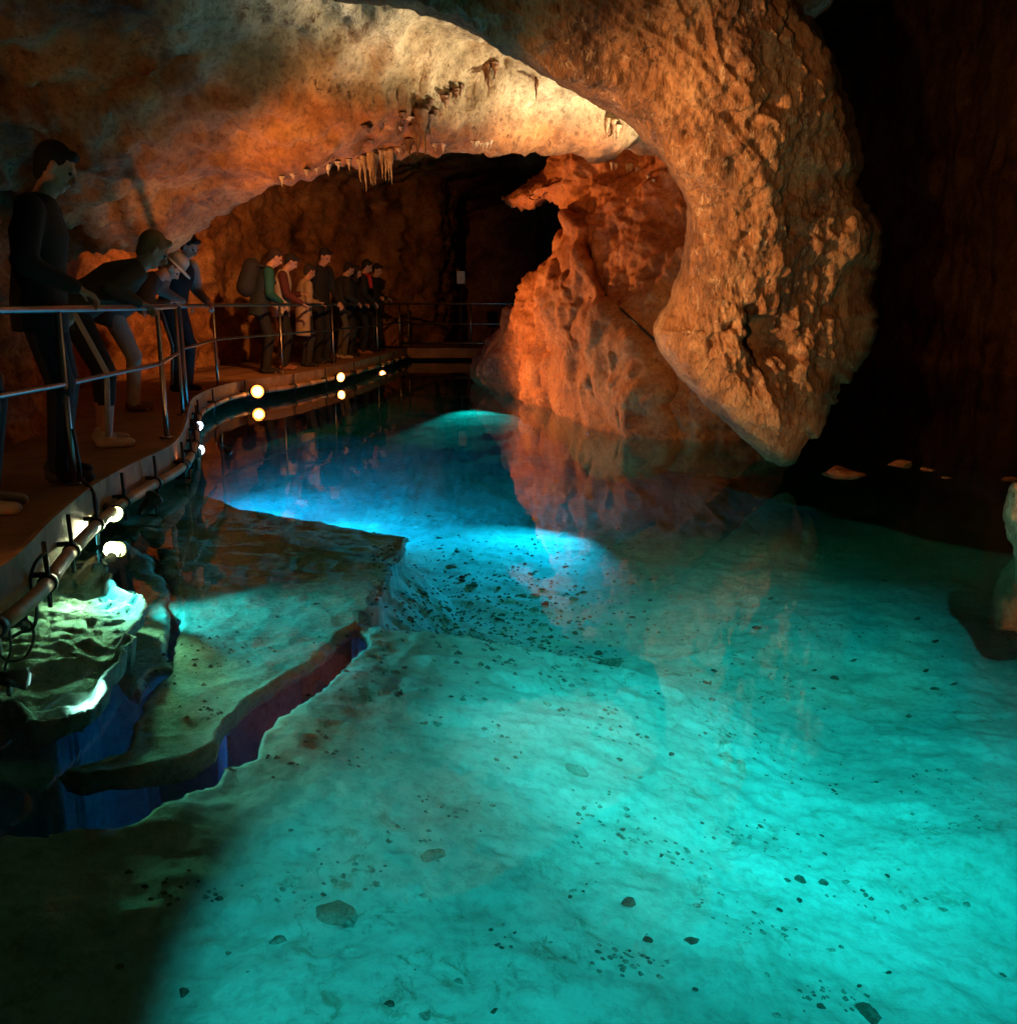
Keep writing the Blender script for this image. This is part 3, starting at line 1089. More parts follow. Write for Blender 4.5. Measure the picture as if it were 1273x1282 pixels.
def person(px, py, Hh, rz, lean, label, hair, top, legs, shoes, hands=None, sleeve=None, headpitch=0.3, headyaw=0.0, feet=0.10, stride=0.0,
           hat=None, vox=0.011, scarf=None, stripe=None, long_coat=False, pack=None, bare=False, reach=None, long_hair=False, fem=0.0):
    u = Hh / 1.75
    gx, gy, _ = at_z(px, py, DECK)
    gx, gy = float(gx), float(gy)
    # stand within reach of the rail in front
    fd = Vector((-math.sin(math.radians(rz)), math.cos(math.radians(rz))))
    best = None
    for a, b in zip(RAILS[:-1], RAILS[1:]):
        e_ = Vector((b.x - a.x, b.y - a.y))
        den = fd.x * e_.y - fd.y * e_.x
        if abs(den) < 1e-6:
            continue
        w0 = Vector((a.x - gx, a.y - gy))
        t = (w0.x * e_.y - w0.y * e_.x) / den
        q = (w0.x * fd.y - w0.y * fd.x) / den
        if 0 <= q <= 1 and t > -0.4 and (best is None or t < best):
            best = t
    reach = reach or 0.26 + 0.22 * math.sin(lean)
    if best is not None:
        gx += fd.x * (best - reach)
        gy += fd.y * (best - reach)
    if hands and best is not None:
        hands = [(h[0], reach - 0.07, (RAILH + 0.03) / u) if 0.9 < h[2] < 0.97 else h for h in hands]
    root = empty("person", (gx, gy, DECK), math.radians(rz), label, "person", "visitors on the walkway")
    sl, cl = math.sin(lean), math.cos(lean)
    hip = Vector((0, -0.16 * sl, 0.945 - 0.03 * sl)) * u
    td = Vector((0, sl, cl))
    fw = Vector((0, cl, -sl))
    chest = hip + td * 0.34 * u
    neck = hip + td * 0.50 * u
    hp = lean * 0.75 + headpitch
    hd = Vector((math.sin(headyaw) * 0.15, math.sin(hp), math.cos(hp)))
    hc = neck + hd * 0.17 * u + fw * 0.02 * u
    hf = Vector((math.sin(headyaw), math.cos(hp) * math.cos(headyaw), -math.sin(hp)))       # facing
    hs = hd.cross(hf).normalized()
    sw = (0.185 - 0.02 * fem) * u
    sh = [neck - td * 0.055 * u + Vector((s * sw, 0, 0)) for s in (-1, 1)]
    hj = [hip + Vector((s * 0.085 * u, 0, -0.02 * u)) for s in (-1, 1)]
    ft = [Vector((-feet * u, -stride * 0.5, 0.085 * u)), Vector((feet * u, stride * 0.5, 0.085 * u))]
    hands = hands or [(-0.22, 0.08, 0.80), (0.22, 0.08, 0.80)]
    B, J, SL, T = MB(), MB(), MB(), MB()
    # skin body: torso, neck, head, limbs, hands, one surface
    X = (1, 0, 0)
    B.tube([hip - td * 0.10 * u, hip, hip + td * 0.18 * u, chest, neck - td * 0.05 * u, neck + td * 0.01 * u],
           [(0.10 * u, 0.07 * u), (0.165 * u, 0.105 * u), (0.135 * u, 0.09 * u), (0.165 * u, 0.105 * u), (0.15 * u, 0.08 * u), (0.06 * u, 0.06 * u)], 18, up=X)
    B.capsule(neck - td * 0.03 * u, hc - hd * 0.04 * u, 0.058 * u, 0.052 * u)
    B.ball(hc + hd * 0.03 * u - hf * 0.008 * u, (0.077 * u, 0.092 * u, 0.098 * u))
    B.capsule(hc - hd * 0.055 * u + hf * 0.030 * u, hc - hd * 0.075 * u + hf * 0.045 * u, 0.052 * u, 0.034 * u)      # jaw, chin
    B.capsule(hc + hd * 0.015 * u + hf * 0.088 * u, hc - hd * 0.022 * u + hf * 0.105 * u, 0.010 * u, 0.016 * u, 8)   # nose
    B.capsule(hc + hs * 0.035 * u + hd * 0.028 * u + hf * 0.080 * u, hc - hs * 0.035 * u + hd * 0.028 * u + hf * 0.080 * u, 0.012 * u, 0.012 * u, 8)  # brow
    B.capsule(hc + hs * 0.018 * u - hd * 0.048 * u + hf * 0.082 * u, hc - hs * 0.018 * u - hd * 0.048 * u + hf * 0.082 * u, 0.010 * u, 0.010 * u, 8)  # lips
    for s in (-1, 1):
        B.capsule(hc + hs * s * 0.078 * u + hd * 0.02 * u, hc + hs * s * 0.080 * u - hd * 0.025 * u, 0.016 * u, 0.012 * u, 8)  # ears
    wr = []
    for k, s in enumerate((-1, 1)):
        tgt = Vector(hands[k]) * u
        el, w_ = ik(sh[k], tgt, 0.29 * u, 0.26 * u, (s * 0.6, -0.6, -0.6))
        wr.append((el, w_))
        B.capsule(sh[k], el, 0.052 * u, 0.042 * u)
        B.capsule(el, w_, 0.042 * u, 0.027 * u)
        d = (w_ - el).normalized()
        side = d.cross(Vector((0, 0, 1)))
        side = side.normalized() if side.length > 0.2 else Vector((1, 0, 0))
        nrm = side.cross(d).normalized()
        if nrm.z > 0:
            nrm = -nrm
        pe = w_ + d * 0.075 * u
        for q in (-0.024, -0.008, 0.008, 0.024):
            B.capsule(w_ + side * q * 0.6 * u, pe + side * q * u, 0.015 * u, 0.013 * u, 8)
        for q, ln in ((-0.030, 0.060), (-0.010, 0.078), (0.010, 0.082), (0.030, 0.072)):
            a = pe + side * q * u
            b = a + (d * 0.85 + nrm * 0.5).normalized() * ln * 0.5 * u
            c = b + (d * 0.2 + nrm * 1.0).normalized() * ln * 0.5 * u
            B.capsule(a, b, 0.0095 * u, 0.009 * u, 8)
            B.capsule(b, c, 0.009 * u, 0.0075 * u, 8)
        th = w_ + d * 0.02 * u + side * (-s) * 0.022 * u
        t1 = th + (d * 0.7 + side * (-s) * 0.8 + nrm * 0.3).normalized() * 0.04 * u
        B.capsule(th, t1, 0.013 * u, 0.011 * u, 8)
        B.capsule(t1, t1 + (d * 0.8 + nrm * 0.7).normalized() * 0.032 * u, 0.011 * u, 0.009 * u, 8)
    kn = []
    for k, s in enumerate((-1, 1)):
        knee, an = ik(hj[k], ft[k], 0.43 * u, 0.42 * u, (s * 0.12, 1, 0))
        kn.append((knee, an))
        B.capsule(hj[k], knee, 0.085 * u, 0.055 * u)
        B.capsule(knee, knee + (an - knee) * 0.4, 0.053 * u, 0.054 * u)
        B.capsule(knee + (an - knee) * 0.4, an, 0.052 * u, 0.036 * u)
        B.capsule(an - Vector((0, 0.02, 0.035)) * u, an + Vector((s * 0.015, 0.13, -0.055)) * u, 0.038 * u, 0.028 * u)
    B.remesh("body", M['skin'], vox, 2, root)
    # clothes
    w_j = 0.03 * u
    hem = -0.16 if not long_coat else -0.42
    J.tube([hip + td * hem * 0.35 * u + Vector((0, 0, hem * 0.65 * u)), hip, hip + td * 0.18 * u, chest, neck - td * 0.07 * u, neck - td * 0.005 * u, neck + td * 0.035 * u],
           [(0.19 * u, 0.135 * u), (0.192 * u, 0.135 * u), (0.172 * u, 0.125 * u), (0.198 * u, 0.14 * u), (0.185 * u, 0.11 * u), (0.10 * u, 0.085 * u), (0.07 * u, 0.07 * u)], 20, up=X)
    for k in range(2):
        tgtm = J if sleeve is None else SL
        tgtm.capsule(sh[k], wr[k][0], 0.075 * u, 0.062 * u)
        tgtm.capsule(wr[k][0], wr[k][0] + (wr[k][1] - wr[k][0]) * 0.93, 0.060 * u, 0.042 * u)
        # folds
        e = wr[k][0]
        tgtm.capsule(e + Vector((0.03, -0.02, 0.02)) * u, e + Vector((-0.03, -0.03, -0.01)) * u, 0.045 * u, 0.04 * u)
    jo = J.remesh("jacket", mat_cloth(top), 0.016, 3, root)
    if sleeve is not None:
        SL.remesh("sleeves", mat_cloth(sleeve), 0.016, 3, root)
    T.tube([hip + td * 0.09 * u, hip, hip - Vector((0, 0, 0.10)) * u], [(0.170 * u, 0.115 * u), (0.178 * u, 0.125 * u), (0.16 * u, 0.11 * u)], 18, up=X)
    for k in range(2):
        knee, an = kn[k]
        T.capsule(hj[k], knee, 0.100 * u, 0.070 * u)
        end = an if not bare else knee + (an - knee) * 0.45
        T.capsule(knee, end, 0.070 * u, 0.060 * u)
        T.capsule(knee + Vector((-0.03, 0.02, 0.02)) * u, knee + Vector((0.03, 0.02, -0.02)) * u, 0.05 * u, 0.05 * u)
    T.remesh("trousers", mat_cloth(legs), 0.016, 3, root)
    if stripe:
        for k, s in enumerate((-1, 1)):
            mb = MB()
            a, b = hj[k], kn[k][0]
            mb.tube([a + Vector((s * 0.104, 0, 0)) * u, (a + b) / 2 + Vector((s * 0.094, 0, 0)) * u, b + Vector((s * 0.073, 0, 0)) * u, kn[k][1] + Vector((s * 0.062, 0, 0)) * u], [(0.006, 0.018)] * 4, 8, up=X)
            mb.build("stripe", mat_cloth(stripe), root)
    for k, s in enumerate((-1, 1)):
        mb = MB()
        an = kn[k][1]
        mb.capsule(an + Vector((0, -0.035, -0.038)) * u, an + Vector((s * 0.012, 0.145, -0.052)) * u, 0.044 * u, 0.031 * u, 12)
        mb.capsule(an + Vector((0, -0.01, 0.0)) * u, an + Vector((0, 0.02, -0.03)) * u, 0.047 * u, 0.046 * u, 12)
        mb.remesh("shoe", mat_cloth(shoes), 0.010, 2, root)
    # hair as a cap following the skull, open over the face
    mb = MB()
    c = hc + hd * 0.042 * u - hf * 0.022 * u
    mb.ball(c, (0.088 * u, 0.094 * u, 0.096 * u))
    mb.capsule(hc - hf * 0.055 * u + hd * 0.02 * u, hc - hf * 0.05 * u - hd * 0.045 * u, 0.058 * u, 0.045 * u)
    mb.capsule(hc + hf * 0.06 * u + hd * 0.095 * u + hs * 0.03 * u, hc + hf * 0.06 * u + hd * 0.095 * u - hs * 0.03 * u, 0.026 * u, 0.026 * u)
    if long_hair:
        mb.capsule(hc - hf * 0.06 * u, hc - hf * 0.07 * u - Vector((0, 0, 0.22 * u)), 0.065 * u, 0.045 * u)
        for s in (-1, 1):
            mb.capsule(hc + hs * s * 0.07 * u, hc + hs * s * 0.075 * u - Vector((0, 0, 0.16 * u)), 0.035 * u, 0.025 * u)
    mb.remesh("hair", mat_cloth(hair), 0.011, 2, root)
    for s in (-1, 1):
        mb = MB()
        mb.ball(hc + hs * s * 0.032 * u + hd * 0.008 * u + hf * 0.079 * u, 0.010 * u, 10, 8)
        mb.build("eye", M['black'], root)
    if hat:
        mb = MB()
        a = hc + hd * 0.055 * u
        ax = hd
        mb.tube([a - ax * 0.005 * u, a + ax * 0.012 * u, a + ax * 0.015 * u, a + ax * 0.09 * u, a + ax * 0.12 * u, a + ax * 0.125 * u],
                [0.19 * u, 0.185 * u, 0.112 * u, 0.10 * u, 0.07 * u, 0.01 * u], 24)
        mb.build("hat", mat_cloth(hat), root)
    if scarf:
        mb = MB()
        pts = [neck + Vector((math.cos(t) * 0.10, math.sin(t) * 0.095 + 0.01, 0.0)) * u for t in np.linspace(0, 2 * math.pi, 18)]
        mb.tube(pts, 0.035 * u, 10)
        mb.capsule(neck + Vector((0.05, 0.12, -0.02)) * u, chest + Vector((0.06, 0.165, -0.05)) * u, 0.04 * u, 0.035 * u)
        mb.remesh("scarf", mat_cloth(scarf), 0.012, 2, root)
    if pack:
        mb = MB()
        b_ = chest - fw * 0.21 * u
        mb.capsule(b_ + td * 0.12 * u, b_ - td * 0.16 * u, 0.12 * u, 0.14 * u)
        for s in (-1, 1):
            mb.tube([b_ + td * 0.16 * u + Vector((s * 0.1, 0, 0)) * u, neck + Vector((s * 0.11, 0, 0)) * u - td * 0.0, chest + fw * 0.13 * u + Vector((s * 0.12, 0, 0)) * u, chest - td * 0.18 * u + Vector((s * 0.17, 0, 0)) * u], [(0.02, 0.025)] * 4, 8)
        mb.remesh("backpack", mat_cloth(pack), 0.014, 2, root)
    return root


BLK, NAVY, CHAR = (0.010, 0.010, 0.012), (0.012, 0.016, 0.030), (0.022, 0.021, 0.022)
person(4, 640, 1.72, -70, 0.10, "person in dark clothes cut off by the left edge of the view", (0.02, 0.012, 0.008), CHAR, NAVY, (0.40, 0.34, 0.28), hands=[(-0.2, 0.25, 0.95), (0.2, 0.3, 0.95)], vox=0.009, reach=0.10)
person(74, 600, 1.78, -78, 0.10, "tall person in black jacket and navy jeans standing with one hand on near rail", (0.012, 0.008, 0.006), BLK, NAVY, (0.05, 0.05, 0.055),
       hands=[(-0.13, 0.33, 0.935), (0.2, 0.22, 1.0)], headpitch=0.35, vox=0.009, feet=0.12, stride=0.06, reach=0.13)
person(166, 556, 1.74, -62, 1.05, "person in an olive jacket and striped cropped trousers bent far over the railing", (0.30, 0.17, 0.08), (0.035, 0.030, 0.017), BLK, (0.55, 0.45, 0.36),
       hands=[(-0.25, 0.42, 0.94), (0.22, 0.46, 0.94)], headpitch=-0.2, vox=0.009, stripe=(0.5, 0.5, 0.5), bare=True, feet=0.13, reach=0.33)
person(214, 512, 1.66, -70, 0.95, "person in white sun hat and pale trousers leaning over the near railing", (0.10, 0.06, 0.03), (0.06, 0.05, 0.045), (0.42, 0.38, 0.32), (0.16, 0.07, 0.05),
       hands=[(-0.2, 0.42, 0.93), (0.2, 0.42, 0.93)], hat=(0.70, 0.64, 0.55), headpitch=0.1, vox=0.010)
person(228, 490, 1.72, -110, 0.35, "person in a black jacket with pale patterned sleeves standing behind the sun hat", (0.01, 0.01, 0.01), BLK, CHAR, (0.03, 0.03, 0.03), sleeve=(0.38, 0.33, 0.28),
       hands=[(-0.2, 0.35, 0.95), (0.2, 0.35, 0.95)], stripe=(0.45, 0.42, 0.36), vox=0.011)
person(300, 468, 1.72, -68, 0.30, "person in a dark jacket with a backpack stooping with clasped hands", (0.03, 0.012, 0.006), (0.012, 0.020, 0.020), BLK, BLK, sleeve=(0.01, 0.10, 0.09),
       hands=[(-0.05, 0.40, 0.96), (0.05, 0.40, 0.96)], pack=(0.015, 0.015, 0.016), vox=0.012)
person(350, 463, 1.66, -80, 0.12, "person in a cream top with dark red sleeves seen from the side", (0.015, 0.01, 0.008), (0.46, 0.40, 0.34), BLK, (0.30, 0.12, 0.07), sleeve=(0.09, 0.018, 0.018),
       hands=[(-0.12, 0.28, 1.12), (0.16, 0.3, 0.98)], headpitch=0.5, vox=0.012, fem=1)
person(380, 459, 1.52, -60, 0.10, "short person in a long beige coat and dark trousers", (0.03, 0.018, 0.01), (0.42, 0.30, 0.20), CHAR, BLK, long_coat=True, hands=[(-0.1, 0.26, 0.92), (0.1, 0.26, 0.92)], vox=0.012, fem=1)
person(416, 455, 1.80, -120, 0.10, "tall person all in black with short hair halfway along the far railing", (0.012, 0.008, 0.006), BLK, BLK, (0.02, 0.02, 0.02), hands=[(-0.2, 0.28, 0.95), (0.2, 0.28, 0.95)], headpitch=0.4, vox=0.012)
person(432, 449, 1.66, -60, 0.25, "person in grey trousers and pale shoes just behind the tall black figure", (0.02, 0.012, 0.008), CHAR, (0.10, 0.085, 0.065), (0.42, 0.32, 0.24), hands=[(-0.15, 0.35, 0.95), (0.2, 0.35, 0.95)], vox=0.013)
person(450, 446, 1.62, -90, 0.2, "dark figure with long hair beside the red scarf", (0.03, 0.016, 0.008), BLK, CHAR, BLK, hands=[(-0.1, 0.3, 1.0), (0.1, 0.3, 1.0)], long_hair=True, vox=0.014, fem=1)
person(466, 443, 1.74, -75, 0.12, "dark clothed person wearing a bright red scarf", (0.015, 0.01, 0.008), (0.016, 0.018, 0.026), BLK, (0.3, 0.12, 0.08), scarf=(0.55, 0.03, 0.03), hands=[(-0.15, 0.32, 0.96), (0.15, 0.32, 0.96)], vox=0.014)
person(489, 440, 1.70, -110, 0.08, "last person of the row in black with folded arms", (0.012, 0.01, 0.008), BLK, BLK, BLK, hands=[(0.10, 0.24, 1.08), (-0.10, 0.26, 1.05)], vox=0.014)

# ------------------------------------------------------------------ floodlights
def look_rot(d):
    return Vector(d).to_track_quat('-Z', 'Y')


def flood(pos, target, rad, colr, power, cone, label, lens=30.0, blend=0.5, group="floodlights around the pool", lens_dir=None, yoke=True, soft=0.04):
    pos, target = Vector(pos), Vector(target)
    root = empty("floodlight", pos, label=label, cat="floodlight", group=group)
    d = (target - pos).normalized()
    ld = Vector(lens_dir).normalized() if lens_dir else d
    mb = MB()
    mb.tube([ld * -0.13, ld * -0.10, ld * -0.02, ld * 0.0, ld * 0.012], [rad * 0.35, rad * 0.62, rad * 0.95, rad * 1.16, rad * 1.16], 20)
    mb.build("housing", M['housing'], root)
    mb = MB()
    mb.tube([ld * 0.010, ld * 0.014, ld * 0.016], [rad * 1.0, rad * 0.95, rad * 0.5], 24)
    key = "ring_%s_%.1f" % ("_".join("%.2f" % c for c in colr), lens)
    if key not in M:
        M[key] = emit_mat("lit_reflector", tuple(c ** 1.5 for c in colr), lens * 0.2)
    mb.build("reflector", M[key], root)
    mb = MB()
    mb.tube([ld * 0.017, ld * 0.021, ld * 0.023], [rad * 0.68, rad * 0.62, rad * 0.3], 24)
    key = "lens_%s_%.1f" % ("_".join("%.2f" % c for c in colr), lens)
    if key not in M:
        M[key] = emit_mat("lit_lens", colr, lens)
    mb.build("lens", M[key], root)
    if yoke:
        mb = MB()
        side = ld.cross(Vector((0, 0, 1))).normalized()
        b_ = -ld * 0.05
        mb.tube([b_ + side * rad * 1.2, b_ + side * rad * 1.25 - Vector((0, 0, rad * 1.3)), b_ - side * rad * 1.25 - Vector((0, 0, rad * 1.3)), b_ - side * rad * 1.2], 0.008, 8)
        mb.build("yoke", M['housing'], root)
    li = bpy.data.lights.new("lamp", 'SPOT')
    li.energy = power
    li.color = colr
    li.spot_size = math.radians(cone)
    li.spot_blend = blend
    li.shadow_soft_size = soft
    lo = bpy.data.objects.new("lamp", li)
    C.objects.link(lo)
    lo.parent = root
    lo.location = d * 0.10
    lo.rotation_mode = 'QUATERNION'
    lo.rotation_quaternion = look_rot(d)
    return root


WARM = (1.0, 0.38, 0.10)
WARM2 = (1.0, 0.47, 0.17)
TEAL = (0.07, 0.90, 0.92)
BLUE = (0.05, 0.40, 1.0)
WHITE = (1.0, 0.93, 0.80)


def px_y(px, py, Y):
    return Vector(at_y(px, py, Y))


# seen along the walkway
p = Vector(at_z(143, 643, 0.10))
flood(p, at_z(58, 800, -0.2), 0.044, (0.95, 1.0, 0.5), 120, 88, "round white floodlight nearest the viewer, clipped to the conduit over the pale ledge", 40, lens_dir=(0.72, -0.62, -0.2))
p = Vector(at_z(248, 533, 0.11))
flood(p, (0.2, 8.6, -0.6), 0.045, (0.75, 0.88, 1.0), 20, 110, "bluish white floodlight tucked into the inner corner of the walkway bend", 40, lens_dir=(0.75, -0.6, -0.2))
p = Vector(at_z(322, 490, 0.14))
flood(p, (1.15, 10.5, 2.1), 0.08, WARM, 900, 78, "large warm orange floodlight at the end of the ribbed fascia", 40, lens_dir=(0.45, -0.85, 0.05))
p = Vector(at_z(426, 472, 0.13))
flood(p, (1.0, 11.5, 1.6), 0.07, WARM2, 40, 60, "small white floodlight beside the straight stretch of conduit", 30, lens_dir=(0.7, -0.7, -0.1))
p = Vector(at_z(478, 453, 0.12))
flood(p, (1.0, 16, 1.2), 0.085, WARM2, 40, 60, "farthest white floodlight near the turn to the footbridge", 30, lens_dir=(0.7, -0.7, -0.1))
# underwater lamp on the ledge at the left
p = Vector(at_z(30, 850, -0.13))
flood(p, p + Vector((0.9, 0.35, -0.15)), 0.035, (0.55, 0.95, 0.85), 22, 120, "black underwater lamp with a faint blue beam at the foot of the cable coil", 1.0, lens_dir=(0.9, 0.4, -0.2))
p = Vector(at_z(100, 905, -0.62))
flood(p, p + Vector((1.2, 0.55, -0.25)), 0.03, (0.03, 0.22, 1.0), 9, 150, "added blue fill lamp hidden in the dark gap below the pale ledge", 0.5, yoke=False, lens_dir=(0, 0, -1))  # added lamp that gives the gap a blue glow
p = Vector(at_z(330, 880, -0.85))
flood(p, p + Vector((0.3, 1.0, 0.25)), 0.025, (0.03, 0.22, 1.0), 4, 160, "added blue fill lamp hidden deep in the winding crack", 0.5, yoke=False, lens_dir=(0, 0, -1))  # added unseen lamp, tints the inside of the crack navy
flood((-2.35, 4.75, 0.02), (-1.0, 4.6, -0.42), 0.035, (0.10, 0.85, 0.95), 110, 92, "added green tinted fill lamp below the walkway edge aimed across the flat shelf", 0.5, yoke=False, lens_dir=(1, 0.2, -0.3), blend=1.0)  # added fill that puts teal light on the shelf top
# out of frame or hidden: inferred lamps, and added ones standing in for unseen lighting
def cone_to(pos, target, rim_pt):
    a = (Vector(target) - Vector(pos)).normalized()
    b = (Vector(rim_pt) - Vector(pos)).normalized()
    return 2 * math.degrees(math.acos(a.dot(b)))


flood((-2.2, 3.2, 0.42), (1.75, 5.9, 1.85), 0.09, WARM2, 1200, 40, "warm floodlight on the near walkway aimed at the hanging rock", 20, blend=0.8)
flood((-0.9, -0.6, 1.1), (1.7, 5.6, 1.5), 0.09, WARM2, 420, 40, "added warm fill light behind the viewer aimed at the hanging rock", 20, blend=0.8)  # added frontal fill for the rock face, no fixture known there
flood((2.0, 7.6, 0.9), (0.85, 7.4, 2.9), 0.07, (1.0, 0.74, 0.44), 850, 66, "warm floodlight hidden behind the hanging rock aimed up at the roof", 20)
p = Vector(at_z(192, 624, 0.12))
flood(p, (-0.8, 8.1, 2.2), 0.045, (1.0, 0.36, 0.09), 330, 50, "added floodlight on the conduit turned away from the viewer up at the roof rim", 20)  # added lamp to brighten the underside of the roof rim
p = Vector(at_z(230, 580, 0.12))
flood(p, (-1.95, 8.1, 2.0), 0.045, (1.0, 0.38, 0.10), 120, 80, "second added floodlight on the conduit tilted at the left end of the rim", 20, blend=1.0)  # another added lamp, warms the left part of the rim
flood((-2.75, 1.2, 1.25), (-2.9, 6.0, 2.9), 0.06, (1.0, 0.42, 0.13), 20, 84, "added dim warm fill light on the near walkway tilted up at the left roof", 8, blend=1.0)  # added fill to keep the upper left roof brown
flood((-1.4, 9.3, 2.75), (-4.5, 15.0, 2.0), 0.07, (1.0, 0.36, 0.09), 720, 72, "added warm floodlight hidden behind the roof rim washing the back wall", 10)  # added out of sight to light the wall behind the visitors
flood((-3.2, 0.4, 0.9), (-3.0, 6.5, 0.4), 0.07, WARM, 60, 60, "added dim warm fill light over the near walkway", 5)  # added fill in place of bounce light on the near deck
def beam(pos, pts):
    """axis and cone angle of a beam whose rim passes through three points on the bed"""
    d = [(Vector(at_z(x, y, z)) - Vector(pos)).normalized() for x, y, z in pts]
    a = (d[0] - d[1]).cross(d[0] - d[2]).normalized()
    if a.dot(d[0]) < 0:
        a = -a
    return Vector(pos) + a * 4, 2 * math.degrees(math.acos(a.dot(d[0])))


A = (1.6, -1.4, 2.6)
tA, cA = beam(A, ((105, 1290, ZB), (280, 985, ZB), (720, 845, ZB)))
flood(A, tA, 0.07, TEAL, 830, cA, "added green tinted fill light behind the viewer aimed down into the pool", 6, blend=0.2)  # added unseen light for the near bed, stands in for underwater lighting
B = (0.9, 0.3, 2.8)
tB, cB = beam(B, ((450, 790, ZB), (900, 640, ZB), (1390, 840, ZB)))
flood(B, tB, 0.07, TEAL, 1600, cB, "added green tinted fill light high above the near water aimed into the pool", 6, blend=1.0)  # added unseen light for the right-hand bed, fills beyond the first beam
flood((-2.95, 8.9, -0.05), (-2.2, 10.6, -0.85), 0.03, BLUE, 900, 84, "added blue tinted fill light under the bend of the walkway aimed into the water", 0.5, yoke=False, blend=1.0)  # added source for the blue water near the walkway
flood((-2.5, 8.5, -0.10), (-1.5, 9.0, -0.95), 0.03, (0.07, 0.45, 1.0), 1000, 76, "added blue tinted fill light below the inner corner of the walkway", 0.5, yoke=False, blend=1.0)  # added to spread blue over the bed behind the shelf
flood((0.5, 12.2, -0.06), (-1.0, 10.6, -1.1), 0.03, BLUE, 1700, 74, "added blue tinted fill light sunk beside the rock pillar", 0.5, yoke=False, blend=1.0)  # added blue source for the middle of the far bed
flood((0.8, 9.4, -0.06), (-0.5, 7.6, -1.1), 0.03, (0.05, 0.55, 1.0), 700, 84, "added blue tinted fill light sunk in front of the rock pillar", 0.5, yoke=False, blend=1.0)  # added to carry the blue towards the shelf tip
flood((3.1, 3.4, 0.5), (2.45, 4.5, 0.05), 0.05, WARM2, 70, 50, "added warm fill light off to the right aimed at the edge stump", 3)  # added out of view to warm the stump
flood((-0.6, 19.3, 0.06), (-0.6, 16.2, -0.65), 0.05, TEAL, 2200, 32, "floodlight under the footbridge aimed down into the far water", 3, yoke=False, blend=0.8)

# ------------------------------------------------------------------ stalactites
from mathutils.bvhtree import BVHTree
BVH = BVHTree.FromPolygons([tuple(v) for v in SHELL_V], [tuple(f) for f in SHELL_F])
PBVH = BVHTree.FromPolygons([tuple(v) for v in PILLAR_V], [tuple(f) for f in PILLAR_F])


def hit(px, py, bvh=None):
    d = Vector([float(c) for c in ray(px, py)]).normalized()
    return (bvh or BVH).ray_cast(Vector((0, 0, CAMZ)), d)[0]


def drip_mesh(seed, mat, knob=0.0):
    r = random.Random(seed)
    k = 14
    pts, rad = [], []
    ox = oy = 0
    for i in range(k):
        t = i / (k - 1)
        ox += r.uniform(-0.012, 0.012)
        oy += r.uniform(-0.012, 0.012)
        pts.append((ox, oy, 0.06 - 1.06 * t))
        rad.append(max(0.08, (1.5 * (1 - t) ** 2.5 + 0.75 * (1 - t) ** 0.6) * (1 + r.uniform(-0.14, 0.14))) + knob * math.exp(-((t - 0.3) / 0.12) ** 2))
    mb = MB()
    mb.tube([(p[0] * 1.0, p[1] * 1.0, p[2]) for p in pts], [q * 0.05 for q in rad], 9)
    return mb.mesh("stalactite", mat)


DM = [drip_mesh(k, M['drip'], 0.2 * (k % 2)) for k in range(4)]
DD = [drip_mesh(20 + k, M['drip_dark'], 0.4 * (k % 2)) for k in range(4)]


def stal(px, py, ln, wpx, pool, label, group, bvh=None):
    h = hit(px, py, bvh)
    if h is None:
        return
    sc_ = h.y / F
    o = link("stalactite", pool[random.randrange(4)])
    o.location = h + Vector((0, 0.0, 0.01))
    L_ = ln * sc_
    o.scale = (wpx * sc_ / 0.08, wpx * sc_ / 0.08, L_)
    o.rotation_euler = (0, 0, random.uniform(0, 6.28))
    tag(o, label, "stalactite", group)


r_ = random.Random(3)
for k in range(15):
    x = 450 + 38 * k / 14 + r_.uniform(-1, 1)
    stal(x, np.interp(x, [450, 490], [202, 189]) + r_.uniform(-4, 1), r_.uniform(18, 40), r_.uniform(2.4, 4), DM, "pale straw stalactite in the dense bright cluster on the orange roof rim", "bright cluster of straws on the roof rim")
for x, y, l in ((515, 176, 20), (520, 160, 34), (526, 140, 44), (531, 136, 56), (537, 146, 22), (508, 180, 14), (524, 150, 38)):
    stal(x, y, l, r_.uniform(5, 8), DD, "dark stained stalactite of the thick cluster hanging in the roof fold", "dark stalactites in the roof fold")
for x, y, l in ((556, 122, 16), (562, 118, 20), (570, 113, 14), (578, 108, 15), (607, 84, 22), (612, 80, 34), (619, 80, 18)):
    stal(x, y, l, r_.uniform(3, 5), DD, "thin dark stalactite in the broken row across the pale ceiling", "thin dark stalactites on the pale ceiling")
for k in range(12):
    x = r_.uniform(430, 545)
    stal(x, np.interp(x, [380, 450, 545], [190, 165, 140]) + r_.gauss(0, 14), 5 + 16 * r_.random() ** 2, r_.uniform(3, 7), DD if r_.random() < 0.7 else DM, "short stained stalactite sprinkled over the orange slab of the roof", "short stalactites on the orange slab")
stal(672, 100, 26, 2.6, DD, "single dark thread of a stalactite on the bright pale ceiling", None)
for k in range(8):
    x = 592 + 22 * k / 7
    stal(x, 178 + r_.uniform(-1, 2), r_.uniform(5, 12), 2.6, DM, "tiny white stalactite in the row on the middle of the roof rim", "tiny white stalactites on the rim")
for x in (352, 366, 383, 396, 411, 424, 437, 500, 545, 556):
    stal(x, np.interp(x, [310, 350, 400, 450, 505, 560], [246, 223, 210, 198, 186, 180]), r_.uniform(6, 15), 3.4, DM, "short stubby stalactite spaced along the orange roof rim", "stubby stalactites along the rim")
for x, y, l in ((766, 205, 16), (772, 206, 22), (786, 208, 30), (790, 207, 26), (798, 212, 28), (812, 222, 22), (818, 226, 16)):
    stal(x, y, l, 2.4, DM, "thin white straw hanging under the top of the rock pillar", "thin straws under the pillar top", PBVH)
